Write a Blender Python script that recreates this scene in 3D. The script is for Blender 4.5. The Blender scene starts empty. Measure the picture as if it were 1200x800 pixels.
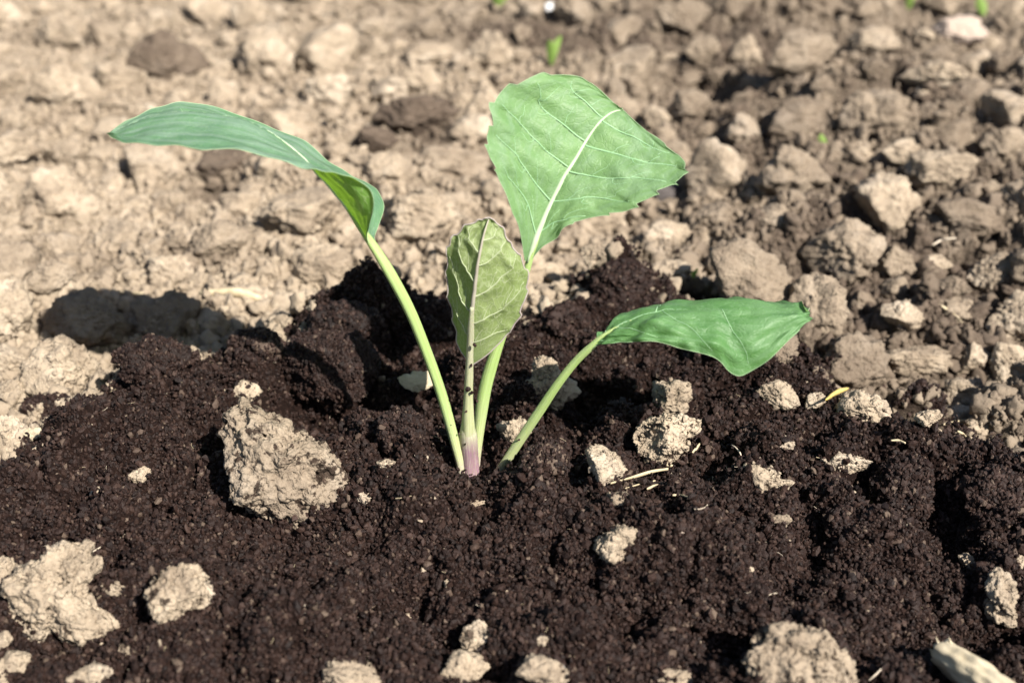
import bpy, bmesh, math, random
import numpy as np
from mathutils import Vector, Euler, Matrix

random.seed(7)
rng = np.random.default_rng(11)
S = bpy.context.scene
COL = S.collection

# ------------------------------------------------------------------ camera
CAM_H, PITCH, FPX = 0.233, math.radians(32.0), 1413.0     # metres, down-tilt, focal length in photo pixels (1200 wide)
cam_d = bpy.data.cameras.new("camera")
cam_d.sensor_width = 36.0
cam_d.lens = 36.0 * FPX / 1200.0
cam_d.clip_start, cam_d.clip_end = 0.01, 200.0
cam_d.dof.use_dof = True
cam_d.dof.focus_distance = 0.358
cam_d.dof.aperture_fstop = 10.5
cam_d.dof.aperture_blades = 0
cam = bpy.data.objects.new("camera", cam_d)
cam.location = (0, 0, CAM_H)
cam.rotation_euler = (math.radians(90) - PITCH, 0, 0)
COL.objects.link(cam)
S.camera = cam
CP, SP = math.cos(PITCH), math.sin(PITCH)

# ------------------------------------------------------------------ light
SUN_DIR = Vector((0.78, -0.95, 1.22)).normalized()        # towards the sun
sun_el = math.asin(SUN_DIR.z)
sun_az = math.atan2(SUN_DIR.x, SUN_DIR.y)                 # clockwise from +Y
w = bpy.data.worlds.new("World"); S.world = w
w.use_nodes = True
nt = w.node_tree
bg = nt.nodes["Background"]
sky = nt.nodes.new("ShaderNodeTexSky")
sky.sky_type = 'NISHITA'; sky.sun_disc = False
sky.sun_elevation = sun_el; sky.sun_rotation = sun_az
nt.links.new(sky.outputs[0], bg.inputs[0])
bg.inputs[1].default_value = 0.05
sl = bpy.data.lights.new("sun", 'SUN')
sl.energy = 4.8; sl.angle = math.radians(0.53); sl.color = (1.0, 0.94, 0.86)
sun = bpy.data.objects.new("sun", sl)
sun.rotation_euler = SUN_DIR.to_track_quat('Z', 'Y').to_euler()
sun.location = (0, 0, 3)
COL.objects.link(sun)
S.view_settings.view_transform = 'Standard'
S.view_settings.look = 'None'
S.view_settings.gamma = 1.0
S.view_settings.exposure = 1.28
S.render.engine = 'CYCLES'
S.cycles.max_bounces = 6
S.cycles.use_denoising = True

# ------------------------------------------------------------------ pixel <-> place
def ray(x, y):
    r, u = (x - 600.0) / FPX, (400.0 - y) / FPX
    return np.array([r, CP + u * SP, -SP + u * CP])       # unit forward component
def at(x, y, Y):
    d = ray(x, y); t = Y / d[1]
    return Vector((d[0] * t, Y, CAM_H + d[2] * t))
def flat(x, y, z=0.0):
    d = ray(x, y); t = (z - CAM_H) / d[2]
    return np.array([d[0] * t, d[1] * t])
def project(P):
    v = np.asarray(P, float) - np.array([0, 0, CAM_H])
    f = v[..., 1] * CP - v[..., 2] * SP
    u = v[..., 1] * SP + v[..., 2] * CP
    return 600 + FPX * v[..., 0] / f, 400 - FPX * u / f, f

# ------------------------------------------------------------------ noise
def _hash(*k):
    h = np.zeros(k[0].shape, np.uint32)
    with np.errstate(over='ignore'):
        for a, m in zip(k, (374761393, 668265263, 2147483647, 1274126177)):
            h = (h ^ (a.astype(np.int64).astype(np.uint32) * np.uint32(m & 0xffffffff))) * np.uint32(2654435761)
            h ^= h >> np.uint32(15)
        h = h * np.uint32(2246822519); h ^= h >> np.uint32(13)
        h = h * np.uint32(3266489917); h ^= h >> np.uint32(16)
    return h
def rnd(*k):
    return _hash(*k).astype(np.float64) / 4294967296.0
def noise2(x, y, seed=0):
    ix, iy = np.floor(x), np.floor(y)
    fx, fy = x - ix, y - iy
    sx, sy = fx * fx * fx * (fx * (fx * 6 - 15) + 10), fy * fy * fy * (fy * (fy * 6 - 15) + 10)
    s = np.full(ix.shape, seed)
    def g(i, j):
        a = rnd(ix + i, iy + j, s) * 2 * math.pi
        return np.cos(a) * (fx - i) + np.sin(a) * (fy - j)
    a = g(0, 0) * (1 - sx) + g(1, 0) * sx
    b = g(0, 1) * (1 - sx) + g(1, 1) * sx
    return (a * (1 - sy) + b * sy) * 1.5
def noise3(p, seed=0):
    i0 = np.floor(p); f = p - i0
    s3 = f * f * f * (f * (f * 6 - 15) + 10)
    s = np.full(len(p), seed); out = np.zeros(len(p))
    for i in (0, 1):
        wx = s3[:, 0] if i else 1 - s3[:, 0]
        for j in (0, 1):
            wy = s3[:, 1] if j else 1 - s3[:, 1]
            for k in (0, 1):
                wz = s3[:, 2] if k else 1 - s3[:, 2]
                a, b, c = i0[:, 0] + i, i0[:, 1] + j, i0[:, 2] + k
                t = rnd(a, b, c, s) * 2 * math.pi; z = rnd(c, a, b, s + 77) * 2 - 1
                q = np.sqrt(1 - z * z)
                out += wx * wy * wz * (q * np.cos(t) * (f[:, 0] - i) + q * np.sin(t) * (f[:, 1] - j) + z * (f[:, 2] - k))
    return out * 1.6
def fbm2(x, y, seed, octs=3):
    r = 0; a = 1.0
    for o in range(octs):
        r = r + a * noise2(x * 2 ** o, y * 2 ** o, seed + o); a *= 0.5
    return r
def lumps2(x, y, cell, seed, fill=0.75, warp=0.42):
    """height of packed rounded lumps about one cell across, in units of the cell"""
    x, y = x / cell, y / cell
    wx = x + warp * noise2(x * 1.9, y * 1.9, seed + 50); wy = y + warp * noise2(x * 1.9, y * 1.9, seed + 51)
    ix, iy = np.floor(wx), np.floor(wy)
    best = np.zeros(x.shape)
    rag = 0.6 * noise2(x * 4.3, y * 4.3, seed + 60) + 0.5 * noise2(x * 9.1, y * 9.1, seed + 61)
    for i in (-1, 0, 1):
        for j in (-1, 0, 1):
            a, b = ix + i, iy + j
            s = np.full(a.shape, seed)
            px = a + 0.15 + 0.7 * rnd(a, b, s); py = b + 0.15 + 0.7 * rnd(a, b, s + 1)
            q = rnd(a, b, s + 2)
            r = 0.30 + 0.42 * rnd(a, b, s + 3)
            d2 = ((wx - px) ** 2 + ((wy - py) * (0.8 + 0.4 * q)) ** 2) / (r * r) * np.clip(1 + 0.75 * rag, 0.45, 2.5)
            h = np.clip(1 - d2, 0, 1) ** 0.5
            ta = rnd(a, b, s + 4) * 6.283; ts = (0.25 + 0.75 * rnd(a, b, s + 5)) / r
            tb = ta + 1.2 + 3.2 * rnd(a, b, s + 6); tz = (0.3 + 0.9 * rnd(a, b, s + 7)) / r
            h = np.minimum(h, 0.62 + ts * (np.cos(ta) * (wx - px) + np.sin(ta) * (wy - py)))
            h = np.minimum(h, 0.66 + tz * (np.cos(tb) * (wx - px) + np.sin(tb) * (wy - py)))
            h = r * np.maximum(h, 0) * (q < fill) * (1 + 0.28 * rag)
            best = np.maximum(best, h)
    return best
def sstep(a, b, t):
    t = np.clip((t - a) / (b - a), 0, 1); return t * t * (3 - 2 * t)

# ------------------------------------------------------------------ materials
def new_mat(name):
    m = bpy.data.materials.new(name); m.use_nodes = True
    n = m.node_tree.nodes; n.clear()
    out = n.new("ShaderNodeOutputMaterial")
    return m, m.node_tree, out
def N(t, kind, **kw):
    n = t.nodes.new(kind)
    for k, v in kw.items(): setattr(n, k, v)
    return n
def setin(n, **kw):
    for k, v in kw.items(): n.inputs[k.replace('_', ' ')].default_value = v
    return n
def ramp(t, fac, stops):
    r = N(t, "ShaderNodeValToRGB")
    e = r.color_ramp.elements
    e[0].position, e[0].color = stops[0][0], (*stops[0][1], 1)
    e[1].position, e[1].color = stops[-1][0], (*stops[-1][1], 1)
    for p, c in stops[1:-1]:
        k = e.new(p); k.color = (*c, 1)
    t.links.new(fac, r.inputs[0]); return r.outputs[0]
def mixc(t, fac, a, b, mode='MIX'):
    m = N(t, "ShaderNodeMix", data_type='RGBA', blend_type=mode)
    if isinstance(fac, (int, float)): m.inputs[0].default_value = fac
    else: t.links.new(fac, m.inputs[0])
    for s, v in ((6, a), (7, b)):
        if isinstance(v, tuple): m.inputs[s].default_value = (*v, 1)
        else: t.links.new(v, m.inputs[s])
    return m.outputs[2]
def math_(t, op, a, b=None, c=None):
    m = N(t, "ShaderNodeMath", operation=op)
    for i, v in enumerate((a, b, c)):
        if v is None: continue
        if isinstance(v, (int, float)): m.inputs[i].default_value = v
        else: t.links.new(v, m.inputs[i])
    return m.outputs[0]
def nz(t, vec, scale, detail=4, rough=0.6):
    n = N(t, "ShaderNodeTexNoise"); n.inputs['Scale'].default_value = scale
    n.inputs['Detail'].default_value = detail; n.inputs['Roughness'].default_value = rough
    t.links.new(vec, n.inputs['Vector']); return n.outputs['Fac']

DRY_A, DRY_B, DRY_C = (0.318, 0.258, 0.189), (0.205, 0.162, 0.118), (0.430, 0.362, 0.282)
WET_A, WET_B = (0.072, 0.054, 0.041), (0.122, 0.093, 0.070)
PEAT_A, PEAT_B, PEAT_C = (0.0052, 0.0025, 0.0020), (0.0155, 0.0077, 0.0058), (0.050, 0.029, 0.022)

def dry_colour(t, vec, sc=1.0):
    c = ramp(t, nz(t, vec, 55 * sc, 6, 0.65), [(0.3, DRY_B), (0.52, DRY_A), (0.72, DRY_C)])
    f = nz(t, vec, 900 * sc, 3, 0.7)
    c = mixc(t, math_(t, 'MULTIPLY', math_(t, 'SUBTRACT', 1.0, ramp_val(t, f, 0.30, 0.46)), 0.45), c, (0.16, 0.115, 0.075))
    c = mixc(t, math_(t, 'MULTIPLY', ramp_val(t, f, 0.58, 0.72), 0.5), c, (0.52, 0.43, 0.31))
    return c
def ramp_val(t, v, a, b):
    m = N(t, "ShaderNodeMapRange", interpolation_type='SMOOTHSTEP')
    m.inputs['From Min'].default_value = a; m.inputs['From Max'].default_value = b
    t.links.new(v, m.inputs['Value']); return m.outputs['Result']
def wet_colour(t, vec):
    return ramp(t, nz(t, vec, 160, 5, 0.65), [(0.3, WET_A), (0.7, WET_B)])
def peat_colour(t, vec):
    return ramp(t, nz(t, vec, 700, 4, 0.7), [(0.3, PEAT_A), (0.55, PEAT_B), (0.8, PEAT_C)])
def bump(t, h, strength, dist, normal=None):
    b = N(t, "ShaderNodeBump"); b.inputs['Strength'].default_value = strength; b.inputs['Distance'].default_value = dist
    t.links.new(h, b.inputs['Height'])
    if normal is not None: t.links.new(normal, b.inputs['Normal'])
    return b.outputs[0]
def principled(t, out, col, rough, normal=None, spec=0.25):
    p = N(t, "ShaderNodeBsdfPrincipled")
    if isinstance(col, tuple): p.inputs['Base Color'].default_value = (*col, 1)
    else: t.links.new(col, p.inputs['Base Color'])
    p.inputs['Roughness'].default_value = rough
    p.inputs['Specular IOR Level'].default_value = spec
    if normal is not None: t.links.new(normal, p.inputs['Normal'])
    t.links.new(p.outputs[0], out.inputs[0]); return p

def warp_vec(t, vec, amt):
    n = N(t, "ShaderNodeTexNoise"); n.inputs['Scale'].default_value = 500; t.links.new(vec, n.inputs['Vector'])
    a = N(t, "ShaderNodeVectorMath", operation='SCALE'); a.inputs['Scale'].default_value = amt; t.links.new(n.outputs['Color'], a.inputs[0])
    b = N(t, "ShaderNodeVectorMath", operation='ADD'); t.links.new(vec, b.inputs[0]); t.links.new(a.outputs[0], b.inputs[1]); return b.outputs[0]
def mat_terrain():
    m, t, out = new_mat("garden soil")
    pos = N(t, "ShaderNodeNewGeometry").outputs['Position']
    a1 = N(t, "ShaderNodeAttribute", attribute_name="peat").outputs['Fac']
    a2 = N(t, "ShaderNodeAttribute", attribute_name="moist").outputs['Fac']
    c = mixc(t, a2, dry_colour(t, pos), wet_colour(t, pos))
    c = mixc(t, a1, c, peat_colour(t, pos))
    h = math_(t, 'ADD', nz(t, pos, 420, 8, 0.72), math_(t, 'MULTIPLY', nz(t, pos, 1500, 3, 0.7), 0.35))
    principled(t, out, c, 0.95, bump(t, h, 1.0, 0.0024), 0.12)
    return m
def mat_clod(name, moist=0.0, specks=0.0, tint=0.0):
    m, t, out = new_mat(name)
    pos = N(t, "ShaderNodeTexCoord").outputs['Object']
    geo = N(t, "ShaderNodeNewGeometry").outputs['Position']
    oi = N(t, "ShaderNodeObjectInfo").outputs['Random']
    c = dry_colour(t, geo)
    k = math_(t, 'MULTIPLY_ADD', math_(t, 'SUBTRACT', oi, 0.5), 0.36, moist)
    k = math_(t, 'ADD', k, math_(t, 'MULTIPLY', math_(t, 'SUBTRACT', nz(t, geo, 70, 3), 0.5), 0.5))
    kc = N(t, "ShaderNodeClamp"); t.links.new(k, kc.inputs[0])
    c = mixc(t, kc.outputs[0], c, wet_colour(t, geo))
    if specks:
        s = ramp_val(t, nz(t, geo, 130, 6, 0.7), 0.64 - 0.1 * specks, 0.68 - 0.1 * specks)
        c = mixc(t, math_(t, 'MULTIPLY', s, 0.9), c, peat_colour(t, geo))
        v = N(t, "ShaderNodeTexVoronoi"); v.inputs['Scale'].default_value = 150
        t.links.new(geo, v.inputs['Vector'])
        c = mixc(t, math_(t, 'SUBTRACT', 1.0, ramp_val(t, v.outputs['Distance'], 0.09, 0.16)), c, PEAT_B)  # round dark dots paint the shaded little holes in the clod
    vo = N(t, "ShaderNodeTexVoronoi"); vo.inputs['Scale'].default_value = 620; t.links.new(warp_vec(t, geo, 0.0009), vo.inputs['Vector'])
    vo2 = N(t, "ShaderNodeTexVoronoi"); vo2.inputs['Scale'].default_value = 1350; t.links.new(geo, vo2.inputs['Vector'])
    h0 = math_(t, 'ADD', math_(t, 'MULTIPLY', vo.outputs['Distance'], -0.55), math_(t, 'MULTIPLY', vo2.outputs['Distance'], -0.3))
    pit = ramp_val(t, nz(t, geo, 240, 3, 0.6), 0.36, 0.46)
    h0 = math_(t, 'ADD', h0, math_(t, 'MULTIPLY', pit, 0.5))
    c = mixc(t, math_(t, 'MULTIPLY', math_(t, 'SUBTRACT', 1.0, pit), 0.35), c, wet_colour(t, geo))  # low spots of the bump get a darker tint
    h = math_(t, 'ADD', math_(t, 'ADD', h0, nz(t, geo, 430, 5, 0.7)), math_(t, 'MULTIPLY', nz(t, geo, 1700, 2, 0.6), 0.2))
    principled(t, out, c, 0.95, bump(t, h, 0.75, 0.0012), 0.10)
    return m
def mat_crumb():
    m, t, out = new_mat("soil crumb")
    geo = N(t, "ShaderNodeNewGeometry").outputs['Position']
    oi = N(t, "ShaderNodeObjectInfo").outputs['Random']
    a2 = N(t, "ShaderNodeAttribute", attribute_name="wetness", attribute_type='INSTANCER').outputs['Fac']
    c = mixc(t, 0.6, ramp(t, oi, [(0.0, DRY_B), (1.0, DRY_A)]), dry_colour(t, geo))
    c = mixc(t, a2, c, wet_colour(t, geo))
    principled(t, out, c, 0.95, bump(t, nz(t, geo, 1100, 5, 0.7), 0.7, 0.0008), 0.12)
    return m
def mat_peat(name="compost crumb"):
    m, t, out = new_mat(name)
    geo = N(t, "ShaderNodeNewGeometry").outputs['Position']
    oi = N(t, "ShaderNodeObjectInfo").outputs['Random']
    c = ramp(t, oi, [(0.0, PEAT_A), (0.40, PEAT_B), (0.78, (0.026, 0.0134, 0.0100)), (0.95, PEAT_C), (0.995, (0.13, 0.095, 0.07))])
    c = mixc(t, 0.3, c, peat_colour(t, geo))
    principled(t, out, c, 0.6, bump(t, nz(t, geo, 2600, 4, 0.7), 0.6, 0.0004), 0.22)
    return m
def mat_simple(name, a, b, scale=300, rough=0.8, spec=0.2, bumpd=0.0006):
    m, t, out = new_mat(name)
    pos = N(t, "ShaderNodeTexCoord").outputs['Object']
    f = nz(t, pos, scale, 5, 0.65)
    principled(t, out, ramp(t, f, [(0.3, a), (0.7, b)]), rough, bump(t, f, 0.6, bumpd), spec)
    return m

MAT = dict(
    terrain=mat_terrain(),
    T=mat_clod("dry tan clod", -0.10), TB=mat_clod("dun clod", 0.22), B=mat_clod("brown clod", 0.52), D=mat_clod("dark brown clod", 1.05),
    S=mat_clod("dry clod with compost flecks and painted holes", -0.12, 0.5), SB=mat_clod("dun clod with compost flecks and painted holes", 0.36, 1.1),
    crumb=mat_crumb(), peat=mat_peat(),
    pink=mat_simple("pinkish stone", (0.36, 0.28, 0.22), (0.45, 0.37, 0.31), 120),
    grey=mat_simple("dark pebble", (0.07, 0.062, 0.06), (0.12, 0.105, 0.10), 150, 0.6),
    white=mat_simple("white pebble", (0.66, 0.66, 0.66), (0.78, 0.78, 0.78), 150, 0.5),
    straw=mat_simple("straw", (0.36, 0.29, 0.18), (0.58, 0.49, 0.33), 260, 0.65),
    palewood=mat_simple("pale stick", (0.36, 0.30, 0.20), (0.54, 0.47, 0.34), 130, 0.7),
    yellow=mat_simple("yellow husk", (0.46, 0.33, 0.09), (0.58, 0.46, 0.18), 200, 0.5),
    root=mat_simple("root", (0.45, 0.38, 0.28), (0.58, 0.50, 0.40), 300, 0.7),
)
def mat_plant(name, c1, c2, trans, tw=0.35, rough=0.45, spec=0.3):
    m, t, out = new_mat(name)
    pos = N(t, "ShaderNodeTexCoord").outputs['Object']
    f = nz(t, pos, 260, 4, 0.6)
    p = N(t, "ShaderNodeBsdfPrincipled")
    t.links.new(ramp(t, f, [(0.3, c1), (0.7, c2)]), p.inputs['Base Color'])
    p.inputs['Roughness'].default_value = rough; p.inputs['Specular IOR Level'].default_value = spec
    tr = N(t, "ShaderNodeBsdfTranslucent"); tr.inputs[0].default_value = (*trans, 1)
    mx = N(t, "ShaderNodeMixShader"); mx.inputs[0].default_value = tw
    t.links.new(p.outputs[0], mx.inputs[1]); t.links.new(tr.outputs[0], mx.inputs[2]); t.links.new(mx.outputs[0], out.inputs[0])
    return m
MAT['sprout'] = mat_plant("weed sprout", (0.17, 0.28, 0.06), (0.25, 0.37, 0.10), (0.3, 0.42, 0.08))
MAT['vein_pale'] = mat_plant("pale vein", (0.40, 0.52, 0.33), (0.48, 0.58, 0.40), (0.4, 0.5, 0.2), 0.2)
MAT['vein_thin'] = mat_plant("thin vein", (0.24, 0.43, 0.22), (0.31, 0.49, 0.28), (0.3, 0.5, 0.15), 0.25)
MAT['vein_olive'] = mat_plant("olive vein", (0.33, 0.39, 0.22), (0.40, 0.45, 0.28), (0.35, 0.42, 0.12), 0.25)
MAT['rib_mauve'] = mat_plant("mauve midrib", (0.30, 0.27, 0.22), (0.36, 0.34, 0.27), (0.3, 0.3, 0.15), 0.15)
MAT['edge'] = mat_plant("pale leaf edge", (0.24, 0.38, 0.20), (0.34, 0.46, 0.27), (0.4, 0.5, 0.2), 0.3)
MAT['edge_mauve'] = mat_plant("mauve leaf edge", (0.30, 0.25, 0.24), (0.40, 0.36, 0.32), (0.3, 0.3, 0.15), 0.2)

def mat_leaf(name, top_a, top_b, und_a, und_b, trans, bloom, tw=0.33):
    m, t, out = new_mat(name)
    uv = N(t, "ShaderNodeUVMap", uv_map="UVMap").outputs[0]
    pos = N(t, "ShaderNodeTexCoord").outputs['Object']
    geo = N(t, "ShaderNodeNewGeometry")
    v = N(t, "ShaderNodeTexVoronoi", feature='DISTANCE_TO_EDGE'); v.inputs['Scale'].default_value = 26
    mp = N(t, "ShaderNodeVectorMath", operation='ADD')
    nn = N(t, "ShaderNodeTexNoise"); nn.inputs['Scale'].default_value = 9; t.links.new(uv, nn.inputs['Vector'])
    sc = N(t, "ShaderNodeVectorMath", operation='SCALE'); sc.inputs['Scale'].default_value = 0.09
    t.links.new(nn.outputs['Color'], sc.inputs[0]); t.links.new(uv, mp.inputs[0]); t.links.new(sc.outputs[0], mp.inputs[1])
    t.links.new(mp.outputs[0], v.inputs['Vector'])
    net = math_(t, 'SUBTRACT', 1.0, ramp_val(t, v.outputs['Distance'], 0.0, 0.10))
    f = nz(t, pos, 95, 5, 0.6); g = nz(t, pos, 1400, 3, 0.6)
    top = ramp(t, f, [(0.32, top_a), (0.68, top_b)])
    # waxy bloom, rubbed off in streaks along the blade
    smp = N(t, "ShaderNodeMapping"); smp.inputs['Scale'].default_value = (2.6, 15, 1); t.links.new(uv, smp.inputs['Vector'])
    bl = ramp_val(t, math_(t, 'MULTIPLY_ADD', nz(t, smp.outputs[0], 1.6, 5, 0.65), 0.55, math_(t, 'MULTIPLY', nz(t, pos, 40, 6, 0.7), 0.45)), 0.42, 0.60)
    top = mixc(t, math_(t, 'MULTIPLY', bl, bloom[3]), top, bloom[:3])
    top = mixc(t, math_(t, 'MULTIPLY', ramp_val(t, g, 0.55, 0.75), 0.18), top, (0.40, 0.58, 0.38))
    top = mixc(t, math_(t, 'MULTIPLY', net, 0.05), top, (0.34, 0.52, 0.30))
    und = ramp(t, f, [(0.32, und_a), (0.68, und_b)])
    und = mixc(t, math_(t, 'MULTIPLY', net, 0.32), und, (0.42, 0.47, 0.30))
    c = mixc(t, geo.outputs['Backfacing'], top, und)
    h = math_(t, 'MULTIPLY', net, -0.15)
    h = math_(t, 'ADD', h, math_(t, 'MULTIPLY', nz(t, pos, 170, 4), 1.2))
    h = math_(t, 'ADD', h, math_(t, 'MULTIPLY', g, 0.18))
    nrm = bump(t, h, 0.45, 0.0009)
    p = N(t, "ShaderNodeBsdfPrincipled")
    t.links.new(c, p.inputs['Base Color']); t.links.new(nrm, p.inputs['Normal'])
    p.inputs['Roughness'].default_value = 0.5; p.inputs['Specular IOR Level'].default_value = 0.35
    tr = N(t, "ShaderNodeBsdfTranslucent")
    t.links.new(mixc(t, math_(t, 'MULTIPLY', net, 0.35), trans, tuple(min(1, x * 1.5) for x in trans)), tr.inputs[0]); t.links.new(nrm, tr.inputs['Normal'])
    mx = N(t, "ShaderNodeMixShader"); mx.inputs[0].default_value = tw
    t.links.new(p.outputs[0], mx.inputs[1]); t.links.new(tr.outputs[0], mx.inputs[2]); t.links.new(mx.outputs[0], out.inputs[0])
    return m
MAT['leaf'] = mat_leaf("glaucous leaf", (0.130, 0.243, 0.096), (0.180, 0.308, 0.128), (0.16, 0.28, 0.09), (0.21, 0.33, 0.12), (0.22, 0.48, 0.05), (0.235, 0.345, 0.235, 0.40), 0.38)
MAT['leaf_blue'] = mat_leaf("bluish glaucous leaf", (0.080, 0.180, 0.102), (0.110, 0.222, 0.125), (0.13, 0.27, 0.05), (0.17, 0.31, 0.07), (0.36, 0.66, 0.03), (0.235, 0.325, 0.27, 0.62))
MAT['leaf_deep'] = mat_leaf("deep green leaf", (0.060, 0.160, 0.046), (0.098, 0.218, 0.070), (0.13, 0.26, 0.06), (0.17, 0.30, 0.08), (0.20, 0.46, 0.03), (0.17, 0.30, 0.15, 0.45))
MAT['leaf_young'] = mat_leaf("young leaf", (0.11, 0.24, 0.08), (0.15, 0.28, 0.10), (0.175, 0.232, 0.080), (0.225, 0.282, 0.116), (0.20, 0.33, 0.03), (0.2, 0.3, 0.2, 0.2))

def mat_stalk(name, low, mid, high, z0, z1, pm=0.35):
    m, t, out = new_mat(name)
    pos = N(t, "ShaderNodeNewGeometry").outputs['Position']
    sx = N(t, "ShaderNodeSeparateXYZ"); t.links.new(pos, sx.inputs[0])
    zz = math_(t, 'ADD', sx.outputs[2], math_(t, 'MULTIPLY', math_(t, 'SUBTRACT', nz(t, pos, 300, 3), 0.5), 0.004))
    c = ramp(t, ramp_lin(t, zz, z0, z1), [(0.0, low), (pm, mid), (1.0, high)])
    uv = N(t, "ShaderNodeUVMap", uv_map="UVMap").outputs[0]
    mp = N(t, "ShaderNodeMapping"); mp.inputs['Scale'].default_value = (1.2, 14, 1); t.links.new(uv, mp.inputs['Vector'])
    st = nz(t, mp.outputs[0], 3.0, 4, 0.6)
    c = mixc(t, math_(t, 'MULTIPLY', ramp_val(t, st, 0.5, 0.66), 0.6), c, (0.52, 0.58, 0.36))
    c = mixc(t, math_(t, 'MULTIPLY', math_(t, 'SUBTRACT', 1.0, ramp_val(t, st, 0.32, 0.46)), 0.55), c, (0.20, 0.27, 0.08))
    p = N(t, "ShaderNodeBsdfPrincipled")
    t.links.new(c, p.inputs['Base Color']); t.links.new(bump(t, st, 0.5, 0.0005), p.inputs['Normal'])
    p.inputs['Roughness'].default_value = 0.45; p.inputs['Specular IOR Level'].default_value = 0.3
    p.inputs['Subsurface Weight'].default_value = 0.25; p.inputs['Subsurface Radius'].default_value = (0.5, 0.8, 0.2); p.inputs['Subsurface Scale'].default_value = 0.0015
    t.links.new(p.outputs[0], out.inputs[0])
    return m
def ramp_lin(t, v, a, b):
    m = N(t, "ShaderNodeMapRange"); m.inputs['From Min'].default_value = a; m.inputs['From Max'].default_value = b
    t.links.new(v, m.inputs['Value']); return m.outputs['Result']
MAT['stem'] = mat_stalk("purple stem base", (0.27, 0.155, 0.20), (0.23, 0.135, 0.175), (0.42, 0.46, 0.26), 0.001, 0.021, 0.45)
MAT['petiole'] = mat_stalk("pale green stalk", (0.44, 0.32, 0.34), (0.37, 0.41, 0.20), (0.28, 0.39, 0.13), -0.002, 0.03)
MAT['petiole_young'] = mat_stalk("mauve green stalk", (0.34, 0.30, 0.24), (0.36, 0.38, 0.20), (0.33, 0.32, 0.22), 0.006, 0.045)

# ------------------------------------------------------------------ object helpers
def link(name, me, mat=None, parent=None):
    o = bpy.data.objects.new(name, me); COL.objects.link(o)
    if mat is not None and me is not None and len(me.materials) == 0: me.materials.append(mat)
    if parent is not None: o.parent = parent
    return o
def tag(o, label=None, cat=None, group=None, kind=None):
    if label: o['label'] = label
    if cat: o['category'] = cat
    if group: o['group'] = group
    if kind: o['kind'] = kind
    return o
def empty(name, loc):
    o = bpy.data.objects.new(name, None); o.location = loc; o.empty_display_size = 0.01; COL.objects.link(o); return o
def mesh_np(name, co, faces, smooth=True):
    """faces: (n,3) or (n,4) array"""
    me = bpy.data.meshes.new(name)
    co = np.asarray(co, np.float32); faces = np.asarray(faces, np.int32)
    k = faces.shape[1]
    me.vertices.add(len(co)); me.vertices.foreach_set("co", co.ravel())
    me.loops.add(faces.size); me.loops.foreach_set("vertex_index", faces.ravel())
    me.polygons.add(len(faces)); me.polygons.foreach_set("loop_start", np.arange(0, faces.size, k, dtype=np.int32))
    try: me.polygons.foreach_set("loop_total", np.full(len(faces), k, np.int32))
    except Exception: pass
    me.polygons.foreach_set("use_smooth", np.full(len(faces), smooth))
    me.update(calc_edges=True); me.validate()
    return me
def grid_faces(nu, nv, flip=False, wrap=False):
    i = np.arange(nu - 1)[:, None]; j = np.arange(nv if wrap else nv - 1)[None, :]
    j2 = (j + 1) % nv
    f = np.stack([i * nv + j, i * nv + j2, (i + 1) * nv + j2, (i + 1) * nv + j], -1).reshape(-1, 4)
    return f[:, ::-1] if flip else f
_ico = {}
def ico(sub):
    if sub not in _ico:
        bm = bmesh.new(); bmesh.ops.create_icosphere(bm, subdivisions=sub, radius=1.0)
        v = np.array([p.co for p in bm.verts]); bm.verts.index_update()
        f = np.array([[q.index for q in p.verts] for p in bm.faces]); bm.free()
        _ico[sub] = (v, f)
    return _ico[sub]
def catmull(P, n):
    P = np.asarray(P, float)
    Q = np.vstack([2 * P[0] - P[1], P, 2 * P[-1] - P[-2]])
    t = np.linspace(0, len(P) - 1, n); i = np.minimum(t.astype(int), len(P) - 2); f = (t - i)[:, None]
    a, b, c, d = Q[i], Q[i + 1], Q[i + 2], Q[i + 3]
    return 0.5 * (2 * b + (c - a) * f + (2 * a - 5 * b + 4 * c - d) * f ** 2 + (3 * b - a - 3 * c + d) * f ** 3)
def tube_np(path, rad, nseg=10, flat_=1.0, wob=0.0, seed=0, groove=0.0):
    path = np.asarray(path, float); n = len(path)
    tg = np.gradient(path, axis=0); tg /= np.linalg.norm(tg, axis=1)[:, None] + 1e-12
    ref = np.array([0.0, 1.0, 0.0])
    s = np.cross(tg, ref); s /= np.linalg.norm(s, axis=1)[:, None] + 1e-9
    u = np.cross(s, tg)
    ang = np.linspace(0, 2 * math.pi, nseg, endpoint=False)
    r = np.asarray(rad, float)[:, None] * np.ones((1, nseg))
    if groove: r = r * (1 - groove * np.exp(-((np.angle(np.exp(1j * (ang - 4.2)))) / 0.5) ** 2) + 0.05 * np.cos(5 * ang))[None]
    if wob:
        p = np.stack([np.cos(ang)[None] * 1.5 + np.linspace(0, n / 4, n)[:, None], np.sin(ang)[None] * 1.5 + seed * 3.1 + 0 * r], -1).reshape(-1, 2)
        r = r * (1 + wob * noise2(p[:, 0], p[:, 1], seed)).reshape(n, nseg)
    co = path[:, None] + r[..., None] * (np.cos(ang)[None, :, None] * s[:, None] + flat_ * np.sin(ang)[None, :, None] * u[:, None])
    co = np.concatenate([co.reshape(-1, 3), path[:1], path[-1:]])
    f = grid_faces(n, nseg, wrap=True).tolist()
    return co, f, n, nseg
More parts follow.
